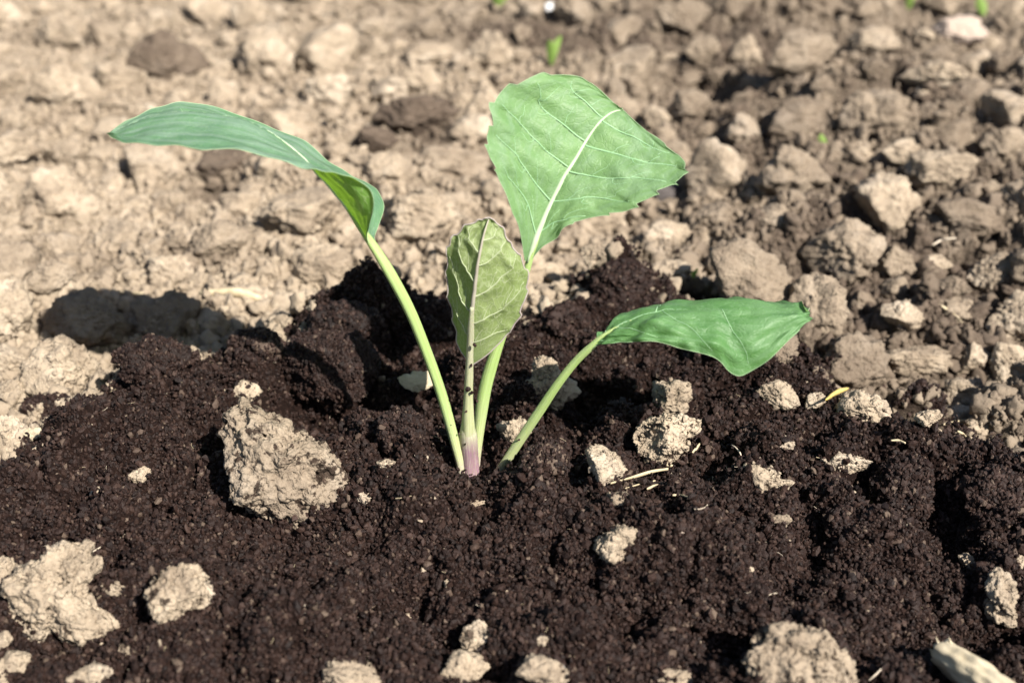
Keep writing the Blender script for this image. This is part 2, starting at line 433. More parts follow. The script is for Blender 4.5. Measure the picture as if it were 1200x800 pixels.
def tube(name, path, rad, mat, parent=None, **kw):
    co, f, n, k = tube_np(path, rad, **kw)
    a, b = n * k, n * k + 1
    fs = [tuple(q) for q in f] + [(a, (j + 1) % k, j) for j in range(k)] + [(b, (n - 1) * k + j, (n - 1) * k + (j + 1) % k) for j in range(k)]
    me = bpy.data.meshes.new(name); me.from_pydata(co.tolist(), [], fs)
    me.polygons.foreach_set("use_smooth", np.ones(len(fs), bool))
    uvl = me.uv_layers.new(name="UVMap")
    vi = np.empty(len(me.loops), np.int32); me.loops.foreach_get("vertex_index", vi)
    uu = np.where(vi < n * k, (vi // k) / n, 0.0); vv = np.where(vi < n * k, np.abs((vi % k) / k - 0.5) * 2, 0.0)
    uvl.data.foreach_set("uv", np.stack([uu, vv], -1).astype(np.float32).ravel())
    me.update()
    return link(name, me, mat, parent)

# ------------------------------------------------------------------ the ground: one sheet, fine near the camera, out to the horizon
def steps(a, b, f):
    out = [a]
    while out[-1] < b: out.append(out[-1] + f(out[-1]))
    return out
half = steps(0.0, 0.24, lambda v: 0.00088) ; half = half[:-1] + steps(half[-1], 0.46, lambda v: 0.0018)
half = half + [half[-1] + 0.004 * 1.35 ** k for k in range(1, 32)]
gx = np.array([-v for v in half[:0:-1]] + half)
gy = steps(0.13, 0.42, lambda v: 0.00085); gy = gy[:-1] + steps(gy[-1], 1.02, lambda v: 0.0009 + (v - 0.42) * 0.0028)
gy = [gy[0] - 0.004 * 1.35 ** k for k in range(31, 0, -1)] + gy + [gy[-1] + 0.004 * 1.35 ** k for k in range(1, 32)]
gy = np.array(gy)
GX, GY = np.meshgrid(gx, gy, indexing='ij')

poly_px = [(-150, 575), (0, 548), (20, 486), (95, 470), (150, 415), (200, 400), (325, 398), (345, 372), (400, 352), (470, 342), (540, 338), (600, 366),
           (655, 356), (690, 332), (735, 300), (775, 335), (830, 362), (900, 392), (955, 412), (990, 446), (1075, 480), (1130, 505), (1200, 520), (1400, 535), (1500, 1000), (900, 1400), (300, 1400), (-300, 1000)]
poly = np.array([flat(*p) for p in poly_px])
def poly_sd(x, y):
    """signed distance to the compost outline, positive inside"""
    d = np.full(x.shape, 1e9); ins = np.zeros(x.shape, bool)
    for a, b in zip(poly, np.roll(poly, -1, 0)):
        e = b - a; px, py = x - a[0], y - a[1]
        t = np.clip((px * e[0] + py * e[1]) / (e @ e), 0, 1)
        d = np.minimum(d, (px - t * e[0]) ** 2 + (py - t * e[1]) ** 2)
        c = ((a[1] > y) != (b[1] > y)) & (x < (b[0] - a[0]) * (y - a[1]) / ((b[1] - a[1]) or 1e-9) + a[0])
        ins ^= c
    d = np.sqrt(d); return np.where(ins, d, -d)

BUMPS = [  # px, py, radius mm, height mm
    (200, 440, 34, 9), (110, 520, 30, 4), (430, 385, 20, 12), (725, 345, 20, 12), (655, 375, 18, 6), (505, 495, 17, -13), (445, 515, 11, 6), (604, 548, 7, -8),
    (610, 500, 10, 4), (700, 478, 13, -10), (500, 610, 34, 7), (262, 545, 6, -9), (385, 486, 12, -14), (345, 470, 8, -10), (430, 478, 8, -8), (430, 668, 5, -8), (1004, 598, 7, -9), (1092, 610, 12, -14), (1062, 560, 9, 8),
    (955, 640, 9, -6), (1160, 585, 14, 8), (1130, 770, 18, -9), (880, 600, 18, 6), (800, 690, 24, 5), (860, 765, 7, -8), (650, 640, 22, 5), (640, 555, 9, 5), (250, 760, 20, 9), (180, 745, 5, -6),
    (700, 610, 16, 5), (960, 480, 18, 4), (1010, 640, 12, 7), (1180, 740, 8, -10), (470, 720, 5, -5), (720, 740, 8, -6), (560, 640, 8, -4), (380, 690, 22, 4), (60, 600, 24, 5), (570, 400, 14, -4),
    (790, 400, 22, 5), (870, 470, 16, 5), (20, 545, 10, -5),
    # beyond the compost
    (1130, 290, 18, -13), (1000, 265, 12, -8), (930, 80, 18, -10), (830, 90, 22, -10), (560, 40, 30, -8), (250, 200, 16, -10), (100, 400, 26, -10), (230, 400, 22, -8), (480, 290, 16, -8),
    (1080, 120, 26, 8), (1180, 180, 20, -10), (990, 150, 18, -8), (1050, 30, 26, -10), (500, 170, 14, -6), (760, 240, 12, -5), (1090, 410, 16, -7), (1140, 410, 12, -7), (930, 330, 9, -7),
]
MOIST_SHADE = [  # patches of darker, damper soil, one painting shade under the arching leaf: px, py, radius mm, amount
    (480, 140, 26, 0.9), (560, 20, 60, 0.75), (900, 40, 110, 0.45), (1100, 200, 110, 0.35), (1150, 330, 60, 0.4), (240, 290, 20, 0.35), (760, 30, 70, 0.5), (250, 190, 18, 0.8), (1000, 300, 40, 0.45), (850, 250, 60, 0.25), (930, 420, 40, 0.5),
]
def terrain(x, y):
    rr = np.sqrt(x * x + (y - 0.45) ** 2)
    detail = 1 - sstep(0.9, 2.2, rr)
    sd = poly_sd(x, y)
    sdn = sd + (0.011 + 0.032 * sstep(0.05, 0.11, x)) * noise2(x * 45, y * 45, 5) + 0.006 * noise2(x * 130, y * 130, 6)
    peat = sstep(-0.002, 0.005, sdn) * detail
    wild = 0.66 + 0.66 * sstep(-0.06, 0.12, x + 0.10 * noise2(x * 6, y * 6, 9))
    # dry cultivated soil
    h = 0.012 * fbm2(x * 7, y * 7, 20, 3) * wild
    l1 = lumps2(x, y, 0.034, 31, 0.6); l2 = lumps2(x, y, 0.017, 41, 0.75); l3 = lumps2(x + 3, y, 0.0085, 51, 0.85); l4 = lumps2(x, y + 3, 0.0042, 61, 0.9)
    dry = h + wild * (0.034 * 0.60 * l1 + 0.017 * 0.55 * l2) + 0.0085 * 0.62 * l3 + 0.0042 * 0.6 * l4 + 0.0019 * noise2(x * 330, y * 330, 70) + 0.0011 * noise2(x * 720, y * 720, 71)
    dry -= 0.010
    # compost
    c1 = lumps2(x, y, 0.021, 131, 0.6); c2 = lumps2(x, y, 0.0095, 141, 0.75); c3 = lumps2(x, y, 0.0040, 151, 0.85)
    pe = 0.0075 * fbm2(x * 22, y * 22, 120, 3) + 0.021 * 0.38 * c1 + 0.0095 * 0.62 * c2 + 0.0040 * 0.65 * c3 + 0.0010 * noise2(x * 600, y * 600, 170) - 0.006
    pe += 0.010 * sstep(0.0, 0.03, sd)
    pe -= 0.0065 * np.exp(-(noise2(x * 42, y * 42, 181) / 0.07) ** 2) * sstep(-0.1, 0.35, noise2(x * 23, y * 23, 182))
    pe += 0.0060 * noise2(x * 75, y * 75, 183)
    b = np.zeros(x.shape)
    for px, py, r, hh in BUMPS:
        c = flat(px, py); r = r * 1e-3
        wx = x + 0.25 * r * noise2(x * 0.7 / r, y * 0.7 / r, px); wy = y + 0.25 * r * noise2(x * 0.7 / r, y * 0.7 / r, px + 1)
        d2 = ((wx - c[0]) ** 2 + (wy - c[1]) ** 2) / (r * r)
        k = d2 < 6
        b[k] += hh * 1.3e-3 * np.exp(-d2[k] * 1.2)
    z = (dry * (1 - peat) + pe * peat + b) * detail + (1 - detail) * 0.04 * noise2(x * 0.7, y * 0.7, 2)
    mo = 0.36 * sstep(-0.05, 0.16, x) + 0.35 * (noise2(x * 14, y * 14, 200) + 0.5 * noise2(x * 50, y * 50, 201))
    for px, py, r, a in MOIST_SHADE:
        c = flat(px, py); d2 = ((x - c[0]) ** 2 + (y - c[1]) ** 2) / (r * 1e-3) ** 2
        mo = mo + a * np.exp(-d2) * (1 + 0.5 * noise2(x * 60, y * 60, 202))
    return z, peat, np.clip(mo, 0, 1)
Zs, PEAT, MOI = terrain(GX.ravel(), GY.ravel())
Z = Zs.reshape(GX.shape); PEAT2 = PEAT.reshape(GX.shape); MOI2 = MOI.reshape(GX.shape)
# the plant's own spot is level
bx, by = flat(560, 560)
kk = np.exp(-(((GX - bx) ** 2 + (GY - by) ** 2) / 0.015 ** 2) ** 2)
Z = Z * (1 - kk * 0.85) - 0.0012 * kk * 0.85
def lookup(A, x, y):
    x = np.atleast_1d(x); y = np.atleast_1d(y)
    i = np.clip(np.searchsorted(gx, x) - 1, 0, len(gx) - 2); j = np.clip(np.searchsorted(gy, y) - 1, 0, len(gy) - 2)
    fx = np.clip((x - gx[i]) / (gx[i + 1] - gx[i]), 0, 1); fy = np.clip((y - gy[j]) / (gy[j + 1] - gy[j]), 0, 1)
    return A[i, j] * (1 - fx) * (1 - fy) + A[i + 1, j] * fx * (1 - fy) + A[i, j + 1] * (1 - fx) * fy + A[i + 1, j + 1] * fx * fy
def ground_hit(x, y):
    d = ray(x, y); t = np.arange(0.10, 1.6, 0.0008)
    z = CAM_H + d[2] * t; h = lookup(Z, d[0] * t, d[1] * t)
    k = np.argmax(z <= h)
    t = t[k]; return np.array([d[0] * t, d[1] * t, CAM_H + d[2] * t])

ter = mesh_np("soil_ground", np.stack([GX.ravel(), GY.ravel(), Z.ravel()], -1), grid_faces(len(gx), len(gy), flip=True))
for nm, A in (("peat", PEAT), ("moist", MOI)):
    at_ = ter.attributes.new(nm, 'FLOAT', 'POINT'); at_.data.foreach_set("value", A.astype(np.float32))
tag(link("ground", ter, MAT['terrain']), kind='structure')

# ------------------------------------------------------------------ clods
def worley3(p, seed):
    i0 = np.floor(p); s = np.full(len(p), seed); best = np.full(len(p), 9.0)
    for i in (-1, 0, 1):
        for j in (-1, 0, 1):
            for k in (-1, 0, 1):
                a, b, c = i0[:, 0] + i, i0[:, 1] + j, i0[:, 2] + k
                q = np.stack([a + rnd(a, b, c, s), b + rnd(b, c, a, s + 1), c + rnd(c, a, b, s + 2)], -1)
                best = np.minimum(best, ((p - q) ** 2).sum(1))
    return np.sqrt(best)
def clod_np(seed, sub=5, rough=1.0, facets=4, crumb=1.0):
    d, f = ico(sub); r_ = np.random.default_rng(seed)
    o = r_.uniform(-50, 50, 3)
    q = d + 0.35 * np.stack([noise3(d * 1.2 + o + 9 * k, seed + k) for k in range(3)], -1)
    r = 1 + rough * (0.30 * noise3(d * 1.1 + o, seed) + 0.17 * noise3(d * 2.6 + o, seed + 1))
    for k in range(facets):
        n = r_.normal(size=3); n /= np.linalg.norm(n); c = r_.uniform(0.50, 0.88)
        dn = d @ n
        pl = np.where(dn > 0.15, c / np.maximum(dn, 0.15), 9)
        r = np.minimum(r, pl + 0.05 * noise3(d * 4 + o, seed + 40))
    cr = 0.5 - worley3(q * 2.6 + o, seed)
    r += crumb * 0.16 * cr
    r += crumb * 0.085 * (0.5 - worley3(q * 6.0 + o, seed + 5))
    r += crumb * (0.075 * noise3(d * 7 + o, seed + 6) + 0.060 * noise3(d * 15 + o, seed + 7))
    if sub >= 5: r += crumb * (0.050 * (0.5 - worley3(d * 11 + o, seed + 8)) + 0.032 * noise3(d * 30 + o, seed + 9))
    if sub >= 6: r += crumb * 0.020 * noise3(d * 55 + o, seed + 10)
    v = d * r[:, None]
    v -= (v.max(0) + v.min(0)) / 2
    v /= (v.max(0) - v.min(0)) / 2
    return v, f
VAR = {}
def clod_variant(k, mk):
    key = k
    if key not in VAR:
        v, f = clod_np(1000 + k * 17, 5 if k < 10 else 4, 1.15, 5 + k % 5, 0.85)
        me = mesh_np("soil_clod", v, f); me.materials.append(None); VAR[key] = me
    return VAR[key]
def outlined(seed, pts, cx, cy, mk, depth=0.9, sub=6, unit=0.028, wedge=None, crumb=1.0):
    """a lump whose outline seen from the camera's side follows the points; radius 1 = 100 px"""
    v, f = clod_np(seed, sub, 0.6, 3, 0.62 if sub > 5 else 0.75)
    P = np.array(pts, float) - (cx, cy); P[:, 1] *= -1
    a = np.arctan2(P[:, 1], P[:, 0]); r = np.hypot(P[:, 0], P[:, 1]) / 100
    o = np.argsort(a); a, r = a[o], r[o]
    A = np.concatenate([a - 2 * math.pi, a, a + 2 * math.pi]); R = np.tile(r, 3)
    th = np.arctan2(v[:, 2], v[:, 0]); base = np.interp(th, A, R)
    rad = np.hypot(v[:, 0], v[:, 2]); 
    # own silhouette of the noisy lump, to divide out
    bins = ((th + math.pi) / (2 * math.pi) * 72).astype(int) % 72
    mx = np.zeros(72); np.maximum.at(mx, bins, rad); mx = np.convolve(np.tile(mx, 3), np.ones(5) / 5, 'same')[72:144]
    own = np.interp(th, (np.arange(72) + 0.5) / 72 * 2 * math.pi - math.pi, mx, period=2 * math.pi)
    k = base / np.maximum(own, 0.3)
    mean = r.mean()
    co = np.stack([v[:, 0] * k, v[:, 1] * mean * depth, v[:, 2] * k], -1)
    if wedge is not None:
        xc = (wedge - cx) / 100; D = mean * depth
        yf = -(D - 1.3 * np.maximum(0, xc - co[:, 0]) - 0.45 * np.maximum(0, co[:, 0] - xc))
        fr = sstep(0.0, -0.12, co[:, 1]) if False else np.clip(-co[:, 1] / 0.12, 0, 1)
        co[:, 1] = co[:, 1] * (1 - 0.85 * fr) + np.minimum(yf, 0.1) * 0.85 * fr
    P0 = co * unit                                   # metres
    a_, b_, c_ = P0[f[:, 0]], P0[f[:, 1]], P0[f[:, 2]]
    fn = np.cross(b_ - a_, c_ - a_); vn = np.zeros_like(P0)
    for q_ in range(3): np.add.at(vn, f[:, q_], fn)
    vn /= np.linalg.norm(vn, axis=1)[:, None] + 1e-12
    off = np.array([seed * 0.37, seed * 0.11, 0])
    dd = 0.0011 * (0.45 - worley3(P0 / 0.0024 + off, seed)) + 0.0007 * noise3(P0 / 0.0012 + off, seed + 1) + 0.0014 * noise3(P0 / 0.0050 + off, seed + 2)
    dd -= 0.0016 * np.clip(noise3(P0 / 0.0034 + off, seed + 3) - 0.25, 0, 1)
    co = co + vn * (dd * crumb / unit)[:, None]
    me = mesh_np("soil_clod", co, f); me.materials.append(MAT[mk]); return me

G_BACK = "loose clods of tilled soil behind the seedling"
G_COMP = "lumps of dry soil lying in the dark compost"
TAKEN = []   # px, py, half size
LAND = []    # landmarks for wording: px, py, wording
def put_clod(x, y, wd, ht, mk, label, name="soil_clod", group=None, outline=None, var=None, sink=0.13, depth=0.85, ref=None, seed=0, sub=5, lift=0.0, cat="soil clod", wedge=None, crumb=1.0):
    g = ground_hit(x, y + ht * (0.5 - sink))
    Y = g[1]; c = at(x, y, Y)
    f = project(np.array(c))[2]
    sx = wd / 2 * f / FPX; sz = ht / 2 * f / FPX
    Yc = Y + 0.35 * sx * depth; c = at(x, y, Yc)
    f = project(np.array(c))[2]; sx = wd / 2 * f / FPX; sz = ht / 2 * f / FPX
    if outline:
        s = 100 * f / FPX
        me = outlined(seed or int(x * 3 + y), outline, x, y, mk, depth, sub, s, wedge, crumb); o = link(name, me); o.scale = (s, s, s)
    else:
        var = random.randrange(10) if var is None else var
        o = link(name, clod_variant(var, mk)); o.material_slots[0].link = 'OBJECT'; o.material_slots[0].material = MAT[mk]; o.scale = (sx * random.choice((-1, 1)), (sx * 0.6 + sz * 0.4) * depth * random.choice((-1, 1)), sz * random.choice((1, 1, -1)))
    o.location = c; o.rotation_euler = (-PITCH, 0, 0)
    tag(o, label, cat, group)
    TAKEN.append((x, y, wd / 2, ht / 2))
    if ref: LAND.append((x, y, ref))
    return o

C = put_clod
# --- behind the seedling, far to near
C(200, 72, 90, 72, 'D', "large dark brown clod alone on the pale smooth soil", ref="the large lone dark clod", group=G_BACK, sink=0.2, var=3)
C(1122, 38, 62, 40, 'pink', "pale pinkish stone on the far edge of the soil", name="stone", cat="stone", ref="the pale pinkish stone", var=6)
C(645, 9, 14, 12, 'white', "small bright white pebble at the far edge", name="pebble", cat="pebble", ref="the white pebble", var=11)
C(780, 226, 46, 28, 'grey', "dark grey smooth pebble beyond the tip of the upright leaf", name="pebble", cat="pebble", ref="the dark grey pebble", var=7)
C(940, 62, 90, 58, 'B', "broad brown clod with a black hollow below it", group=G_BACK, ref="the broad brown far clod")
C(825, 62, 50, 44, 'TB', "pale topped clod of a close pair on far soil", group=G_BACK, ref="the close pair of clods")
C(872, 62, 42, 44, 'TB', "olive dun clod of a close pair on far soil", group=G_BACK)
C(800, 22, 70, 46, 'B', "dark brown far clod above the close pair", group=G_BACK, ref="the dark brown far clod")
C(1092, 88, 74, 32, 'T', "flat light slab of soil over a dark crack", group=G_BACK, ref="the flat light slab")
C(1022, 50, 60, 40, 'TB', "sloping dun clod beside the pinkish stone", group=G_BACK)
C(505, 62, 66, 30, 'T', "long light wedge of soil lying near a dark crack", group=G_BACK, ref="the long light wedge")
C(410, 8, 34, 20, 'T', "pale chip of soil at the far edge", group=G_BACK, ref="the far pale chip")
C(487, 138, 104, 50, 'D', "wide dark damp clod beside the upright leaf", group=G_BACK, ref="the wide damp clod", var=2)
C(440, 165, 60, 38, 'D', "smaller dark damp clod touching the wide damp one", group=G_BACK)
C(262, 192, 66, 44, 'D', "clod coloured dark for the shade below the arching leaf", group=G_BACK, ref="the arching leaf")  # dark brown material paints the shadow under the leaf
C(255, 285, 82, 54, 'TB', "rough dun clod with a black crack around it", group=G_BACK, ref="the rough cracked dun clod", var=5)
C(348, 248, 104, 66, 'T', "big rounded light clod behind the arching leaf stalk", group=G_BACK, ref="the big rounded light clod", var=1)
C(492, 258, 96, 66, 'T', "big light clod between the arching stalk and small leaf", group=G_BACK, ref="the big light clod by the small leaf", var=4)
C(375, 312, 84, 52, 'T', "lumpy light clod under the big rounded light clod", group=G_BACK, ref="the lumpy light clod")
C(330, 150, 90, 50, 'T', "smooth light mound showing just above the arching leaf", group=G_BACK, ref="the smooth light mound")
C(1042, 240, 84, 84, 'T', "tall pale clod with one dark shaded flank", group=G_BACK, ref="the tall pale clod", var=0)
C(985, 296, 92, 82, 'B', "big brown rounded clod in front of the tall pale clod", group=G_BACK, ref="the big brown rounded clod", var=3)
C(1048, 308, 46, 42, 'TB', "square dun clod wedged beside the big brown rounded clod", group=G_BACK)
C(1093, 312, 42, 30, 'T', "small light clod with a curled root at a black hollow", group=G_BACK, ref="the black hollow")
C(1140, 258, 100, 50, 'B', "brown ridge of soil hanging over the black hollow", group=G_BACK, ref="the overhanging brown ridge")
C(1160, 320, 60, 50, 'TB', "crumbly dun clod on the near side of black hollow", group=G_BACK)
C(956, 358, 72, 82, 'TB', "tall dun clod behind the tip of the drooping leaf", group=G_BACK, ref="the drooping leaf tip", var=6)
C(1056, 370, 52, 40, 'T', "light angular clod with dark hollow under its chin", group=G_BACK, ref="the light angular clod", var=8)
C(1120, 368, 60, 40, 'TB', "rough dun clod beside the light angular clod", group=G_BACK)
C(1142, 422, 44, 44, 'T', "light clod standing at the edge of the compost", group=G_BACK)
C(1178, 428, 40, 56, 'TB', "upright clod with dark shaded flank by compost edge", group=G_BACK, ref="the upright clod by the compost edge")
C(1075, 424, 88, 40, 'TB', "flat dun slab of soil sunk at the compost edge", group=G_BACK, ref="the flat sunken dun slab")
C(785, 318, 56, 30, 'T', "thin pale ridge of dry soil behind compost heap", group=G_BACK, ref="the thin pale ridge")
C(700, 300, 40, 34, 'T', "light lump at the back of compost heap", group=G_BACK)
C(1100, 200, 80, 50, 'TB', "dun clod uphill of the overhanging brown ridge", group=G_BACK, ref="the dun clod above the ridge")
C(1175, 170, 60, 44, 'TB', "dun clod beside a black gap in far soil", group=G_BACK)
C(1060, 180, 60, 40, 'T', "light clod uphill of the tall pale clod", group=G_BACK)
# --- clods in the leaf shadow and along the left of the compost
C(196, 374, 76, 70, 'B', "rounded clod standing in leaf shadow next to straw", group=G_BACK, ref="the rounded clod in leaf shadow", var=9, sink=0.16)  # tan soil coloured browner to deepen the leaf shadow
C(102, 372, 108, 72, 'B', "wide low clod lying in leaf shadow", group=G_BACK, ref="the wide clod in leaf shadow", var=2, sink=0.06)  # leaf shadow strengthened here too by the brown material
C(14, 366, 62, 84, 'T', "tall sunlit clod cut by the picture's side above compost", group=G_BACK, ref="the tall sunlit clod", var=5)
C(68, 432, 96, 84, 'T', "big cracked sunlit clod touching the compost heap", group=G_BACK, ref="the big cracked sunlit clod", var=8, outline=[(28, 440), (40, 412), (58, 394), (80, 394), (98, 412), (108, 438), (104, 455), (84, 472), (52, 474), (30, 462)])
C(12, 424, 46, 46, 'TB', "dun clod tucked behind the big cracked sunlit clod", group=G_BACK)
C(14, 462, 40, 40, 'T', "small rounded clod below the big cracked sunlit clod", group=G_BACK)
C(8, 514, 46, 58, 'T', "pale clod at the compost edge beside a bark flake", group=G_BACK, var=7)
C(122, 444, 40, 18, 'T', "thin sunlit shelf of soil between clod and compost", group=G_BACK)
# --- in the compost
C(335, 545, 150, 140, 'SB', "largest dry clod half buried in compost beside the seedling", group=G_COMP, seed=77, sub=6, sink=0.22, depth=0.75,
  outline=[(258, 492), (266, 474), (288, 466), (310, 480), (345, 502), (372, 516), (394, 536), (408, 562), (418, 588), (400, 610), (364, 622), (332, 612), (296, 600), (272, 584), (276, 556), (264, 522)], ref="the largest dry clod")
C(290, 458, 34, 28, 'T', "small pale lump behind the largest dry clod", group=G_COMP)
C(426, 582, 22, 18, 'T', "tiny pale lump at the foot of largest dry clod", group=G_COMP)
C(452, 545, 24, 16, 'T', "pale flat chip on compost in front of stem hole", group=G_COMP)
C(642, 446, 62, 66, 'T', "pyramid shaped dry clod behind the bent leaf stalk", group=G_COMP, var=0, outline=[(612, 470), (622, 440), (630, 416), (646, 420), (656, 438), (680, 462), (664, 474), (636, 478)], ref="the pyramid shaped clod")
C(604, 506, 46, 36, 'T', "dry clod half hidden by the foot of bent stalk", group=G_COMP)
C(786, 464, 44, 42, 'TB', "upright blocky dry clod under the drooping leaf", group=G_COMP, outline=[(765, 450), (785, 445), (807, 449), (806, 470), (798, 488), (772, 486), (766, 468)], ref="the upright blocky clod")
C(785, 517, 86, 62, 'S', "angular dry block with one flank in leaf shadow", group=G_COMP, outline=[(741, 514), (750, 496), (776, 486), (800, 488), (825, 491), (822, 503), (806, 511), (803, 530), (794, 541), (774, 545), (758, 549), (752, 532)], ref="the angular dry block", depth=0.8, wedge=776, sub=6)
C(711, 545, 50, 48, 'T', "knobbly dry clod beneath the broken straw pieces", group=G_COMP, var=1, ref="the knobbly clod by the straw")
C(725, 585, 30, 18, 'TB', "small dun crumbled lump in front of broken straw", group=G_COMP)
C(1012, 478, 92, 52, 'T', "light sloping clod with a yellow husk on its shoulder", group=G_COMP, outline=[(975, 488), (985, 466), (998, 456), (1016, 462), (1040, 478), (1054, 490), (1050, 502), (1030, 498), (1000, 492)], ref="the clod with the yellow husk")
C(910, 462, 50, 36, 'T', "light clod at the back edge of compost", group=G_COMP)
C(956, 470, 26, 22, 'T', "small light lump beside the yellow husk", group=G_COMP)
C(1088, 490, 34, 22, 'T', "flat light chip by the pale straw at compost edge", group=G_COMP)
C(1125, 486, 44, 26, 'T', "light crumbly lump behind the short pale straw", group=G_COMP)
C(1150, 500, 40, 26, 'T', "second light crumbly lump behind the short pale straw", group=G_COMP)
C(990, 540, 66, 36, 'S', "crumbling greenish dun clod sunk in the compost", group=G_COMP, ref="the crumbling sunken clod", sink=0.1)
C(900, 560, 68, 38, 'S', "dry clod trailing hair roots in the compost", group=G_COMP, outline=[(865, 548), (880, 540), (898, 548), (915, 560), (932, 566), (920, 576), (895, 580), (880, 568)], ref="the clod with hair roots")
C(720, 641, 54, 46, 'T', "leaning pale clod alone in front of the straw", group=G_COMP, outline=[(697, 640), (702, 626), (718, 618), (744, 618), (746, 628), (738, 646), (724, 656), (712, 662), (700, 656)], ref="the lone leaning pale clod")
C(556, 590, 36, 13, 'T', "narrow pale crust just in front of the stem", group=G_COMP)
C(164, 556, 26, 22, 'T', "pale leaf shaped chip on the dark compost slope", group=G_COMP)
C(114, 579, 22, 20, 'T', "pale pebble sized lump on the dark compost slope", group=G_COMP)
C(134, 690, 22, 20, 'T', "tiny pale lump between the two bright stone clods", group=G_COMP)
C(74, 696, 136, 124, 'S', "biggest bright lobed clod with dark pits near lower corner", group=G_COMP, seed=41, sub=6, sink=0.16, depth=0.6,
  outline=[(10, 672), (28, 660), (46, 656), (50, 642), (66, 636), (90, 633), (106, 638), (104, 650), (117, 654), (116, 668), (102, 680), (104, 696), (122, 706), (140, 730), (138, 748), (112, 752), (88, 754), (60, 744), (46, 756), (24, 746), (14, 722), (8, 696)], ref="the biggest bright lobed clod")
C(5, 672, 40, 42, 'T', "bright clod behind the biggest bright lobed clod", group=G_COMP)
C(210, 693, 82, 70, 'S', "round bright clod with a small crack lying alone", group=G_COMP, seed=52, sub=6, outline=[(169, 700), (178, 680), (190, 664), (212, 658), (232, 662), (246, 676), (251, 694), (244, 710), (222, 716), (210, 726), (190, 728), (174, 716)], depth=0.7, ref="the round bright clod")
C(18, 776, 34, 26, 'T', "bright small clod in front of the bright lobed clod", group=G_COMP)
C(4, 750, 20, 24, 'T', "bright pebble sized clod at lower picture corner", group=G_COMP)
C(2, 790, 20, 40, 'T', "bright sliver of clod cut by picture corner", group=G_COMP)
C(105, 792, 54, 30, 'T', "smooth bright clod cut by the picture's lower edge", group=G_COMP)
C(152, 758, 26, 26, 'SB', "small soiled clod against the bright lobed clod", group=G_COMP)
C(408, 792, 84, 44, 'T', "broad blurred clod at lower edge below a dark cleft", group=G_COMP, ref="the broad blurred clod")
C(560, 746, 52, 42, 'S', "arched pale clod with compost on its shoulder", group=G_COMP, outline=[(536, 746), (545, 732), (560, 726), (576, 734), (590, 752), (576, 750), (566, 762), (546, 762)], ref="the arched pale clod")
C(546, 782, 60, 46, 'T', "pale clod under the arched pale clod", group=G_COMP)
C(636, 786, 66, 42, 'T', "pale clod with a white chip at lower edge", group=G_COMP, ref="the clod with a white chip")
C(631, 750, 24, 16, 'T', "small pale lump uphill of the white chipped clod", group=G_COMP)
C(658, 786, 12, 16, 'white', "white chip stuck on a pale clod at lower edge", name="pebble", cat="pebble", var=12)
C(788, 796, 96, 36, 'SB', "wide dun clod mostly cut off by lower edge", group=G_COMP, ref="the wide cut off dun clod")
C(945, 776, 130, 92, 'SB', "large smooth brown clod with compost smears at lower edge", group=G_COMP, seed=61, sub=6, depth=0.7, outline=[(878, 752), (896, 738), (925, 732), (952, 736), (980, 752), (998, 774), (1010, 800), (1005, 822), (930, 822), (884, 810)], ref="the large smooth brown clod")
C(1170, 702, 44, 70, 'TB', "tall rough dun clod above the pale stick", group=G_COMP, outline=[(1156, 676), (1172, 668), (1186, 676), (1186, 706), (1184, 732), (1168, 728), (1160, 700)], ref="the tall rough dun clod")
C(1135, 657, 24, 20, 'T', "small pale knob uphill of the tall rough clod", group=G_COMP)
C(1196, 658, 16, 18, 'T', "small pale lump at picture side above pale stick", group=G_COMP)
C(1192, 790, 30, 20, 'TB', "dun lump beside the pale stick at lower corner", group=G_COMP)
C(915, 608, 30, 16, 'TB', "little reddish dun crust in the compost", group=G_COMP)
C(920, 522, 26, 12, 'TB', "little olive crust of soil behind the sunken clod", group=G_COMP)
C(478, 722, 10, 9, 'T', "tiny pale grain of soil on open compost", group=G_COMP)
C(525, 684, 11, 11, 'T', "tiny pale wedge of soil on open compost", group=G_COMP)
C(800, 622, 12, 8, 'pink', "tiny orange crumb on open compost", name="pebble", cat="pebble", var=12)
C(880, 668, 8, 10, 'T', "tiny cream crumb on compost near the brown clod", group=G_COMP)

# --- compost lumps: a body with a coat of crumbs
def grain_mesh(seed, sub=1, squash=0.75):
    d, f = ico(sub); r_ = np.random.default_rng(seed)
    v = d * (1 + 0.40 * noise3(d * 1.7 + r_.uniform(-9, 9, 3), seed) + r_.uniform(-0.26, 0.26, len(d)))[:, None] * np.array([r_.uniform(0.95, 1.4), r_.uniform(0.65, 1), r_.uniform(0.5, 0.9)])
    return v, f
SRC = bpy.data.collections.new("crumb_sources")   # never linked to the scene: only instanced
PEATSRC = bpy.data.collections.new("compost_crumb_sources")
for k in range(6):
    v, f = grain_mesh(500 + k); me = mesh_np("compost_crumb", v, f, smooth=False); me.materials.append(MAT['peat'])
    PEATSRC.objects.link(bpy.data.objects.new("compost_crumb_%02d" % k, me))
def crumb_np(seed):
    d, f = ico(3); r_ = np.random.default_rng(seed); o = r_.uniform(-40, 40, 3)
    r = 1 + 0.55 * noise3(d * 1.4 + o, seed) + 0.38 * noise3(d * 3.1 + o, seed + 1) + 0.22 * noise3(d * 6.5 + o, seed + 2)
    for k in range(4):
        n = r_.normal(size=3); n /= np.linalg.norm(n); dn = d @ n
        r = np.minimum(r, np.where(dn > 0.2, r_.uniform(0.4, 0.75) / np.maximum(dn, 0.2), 9))
    return d * np.maximum(r, 0.2)[:, None] * np.array([1.1, r_.uniform(0.6, 1.0), r_.uniform(0.5, 0.85)]), f
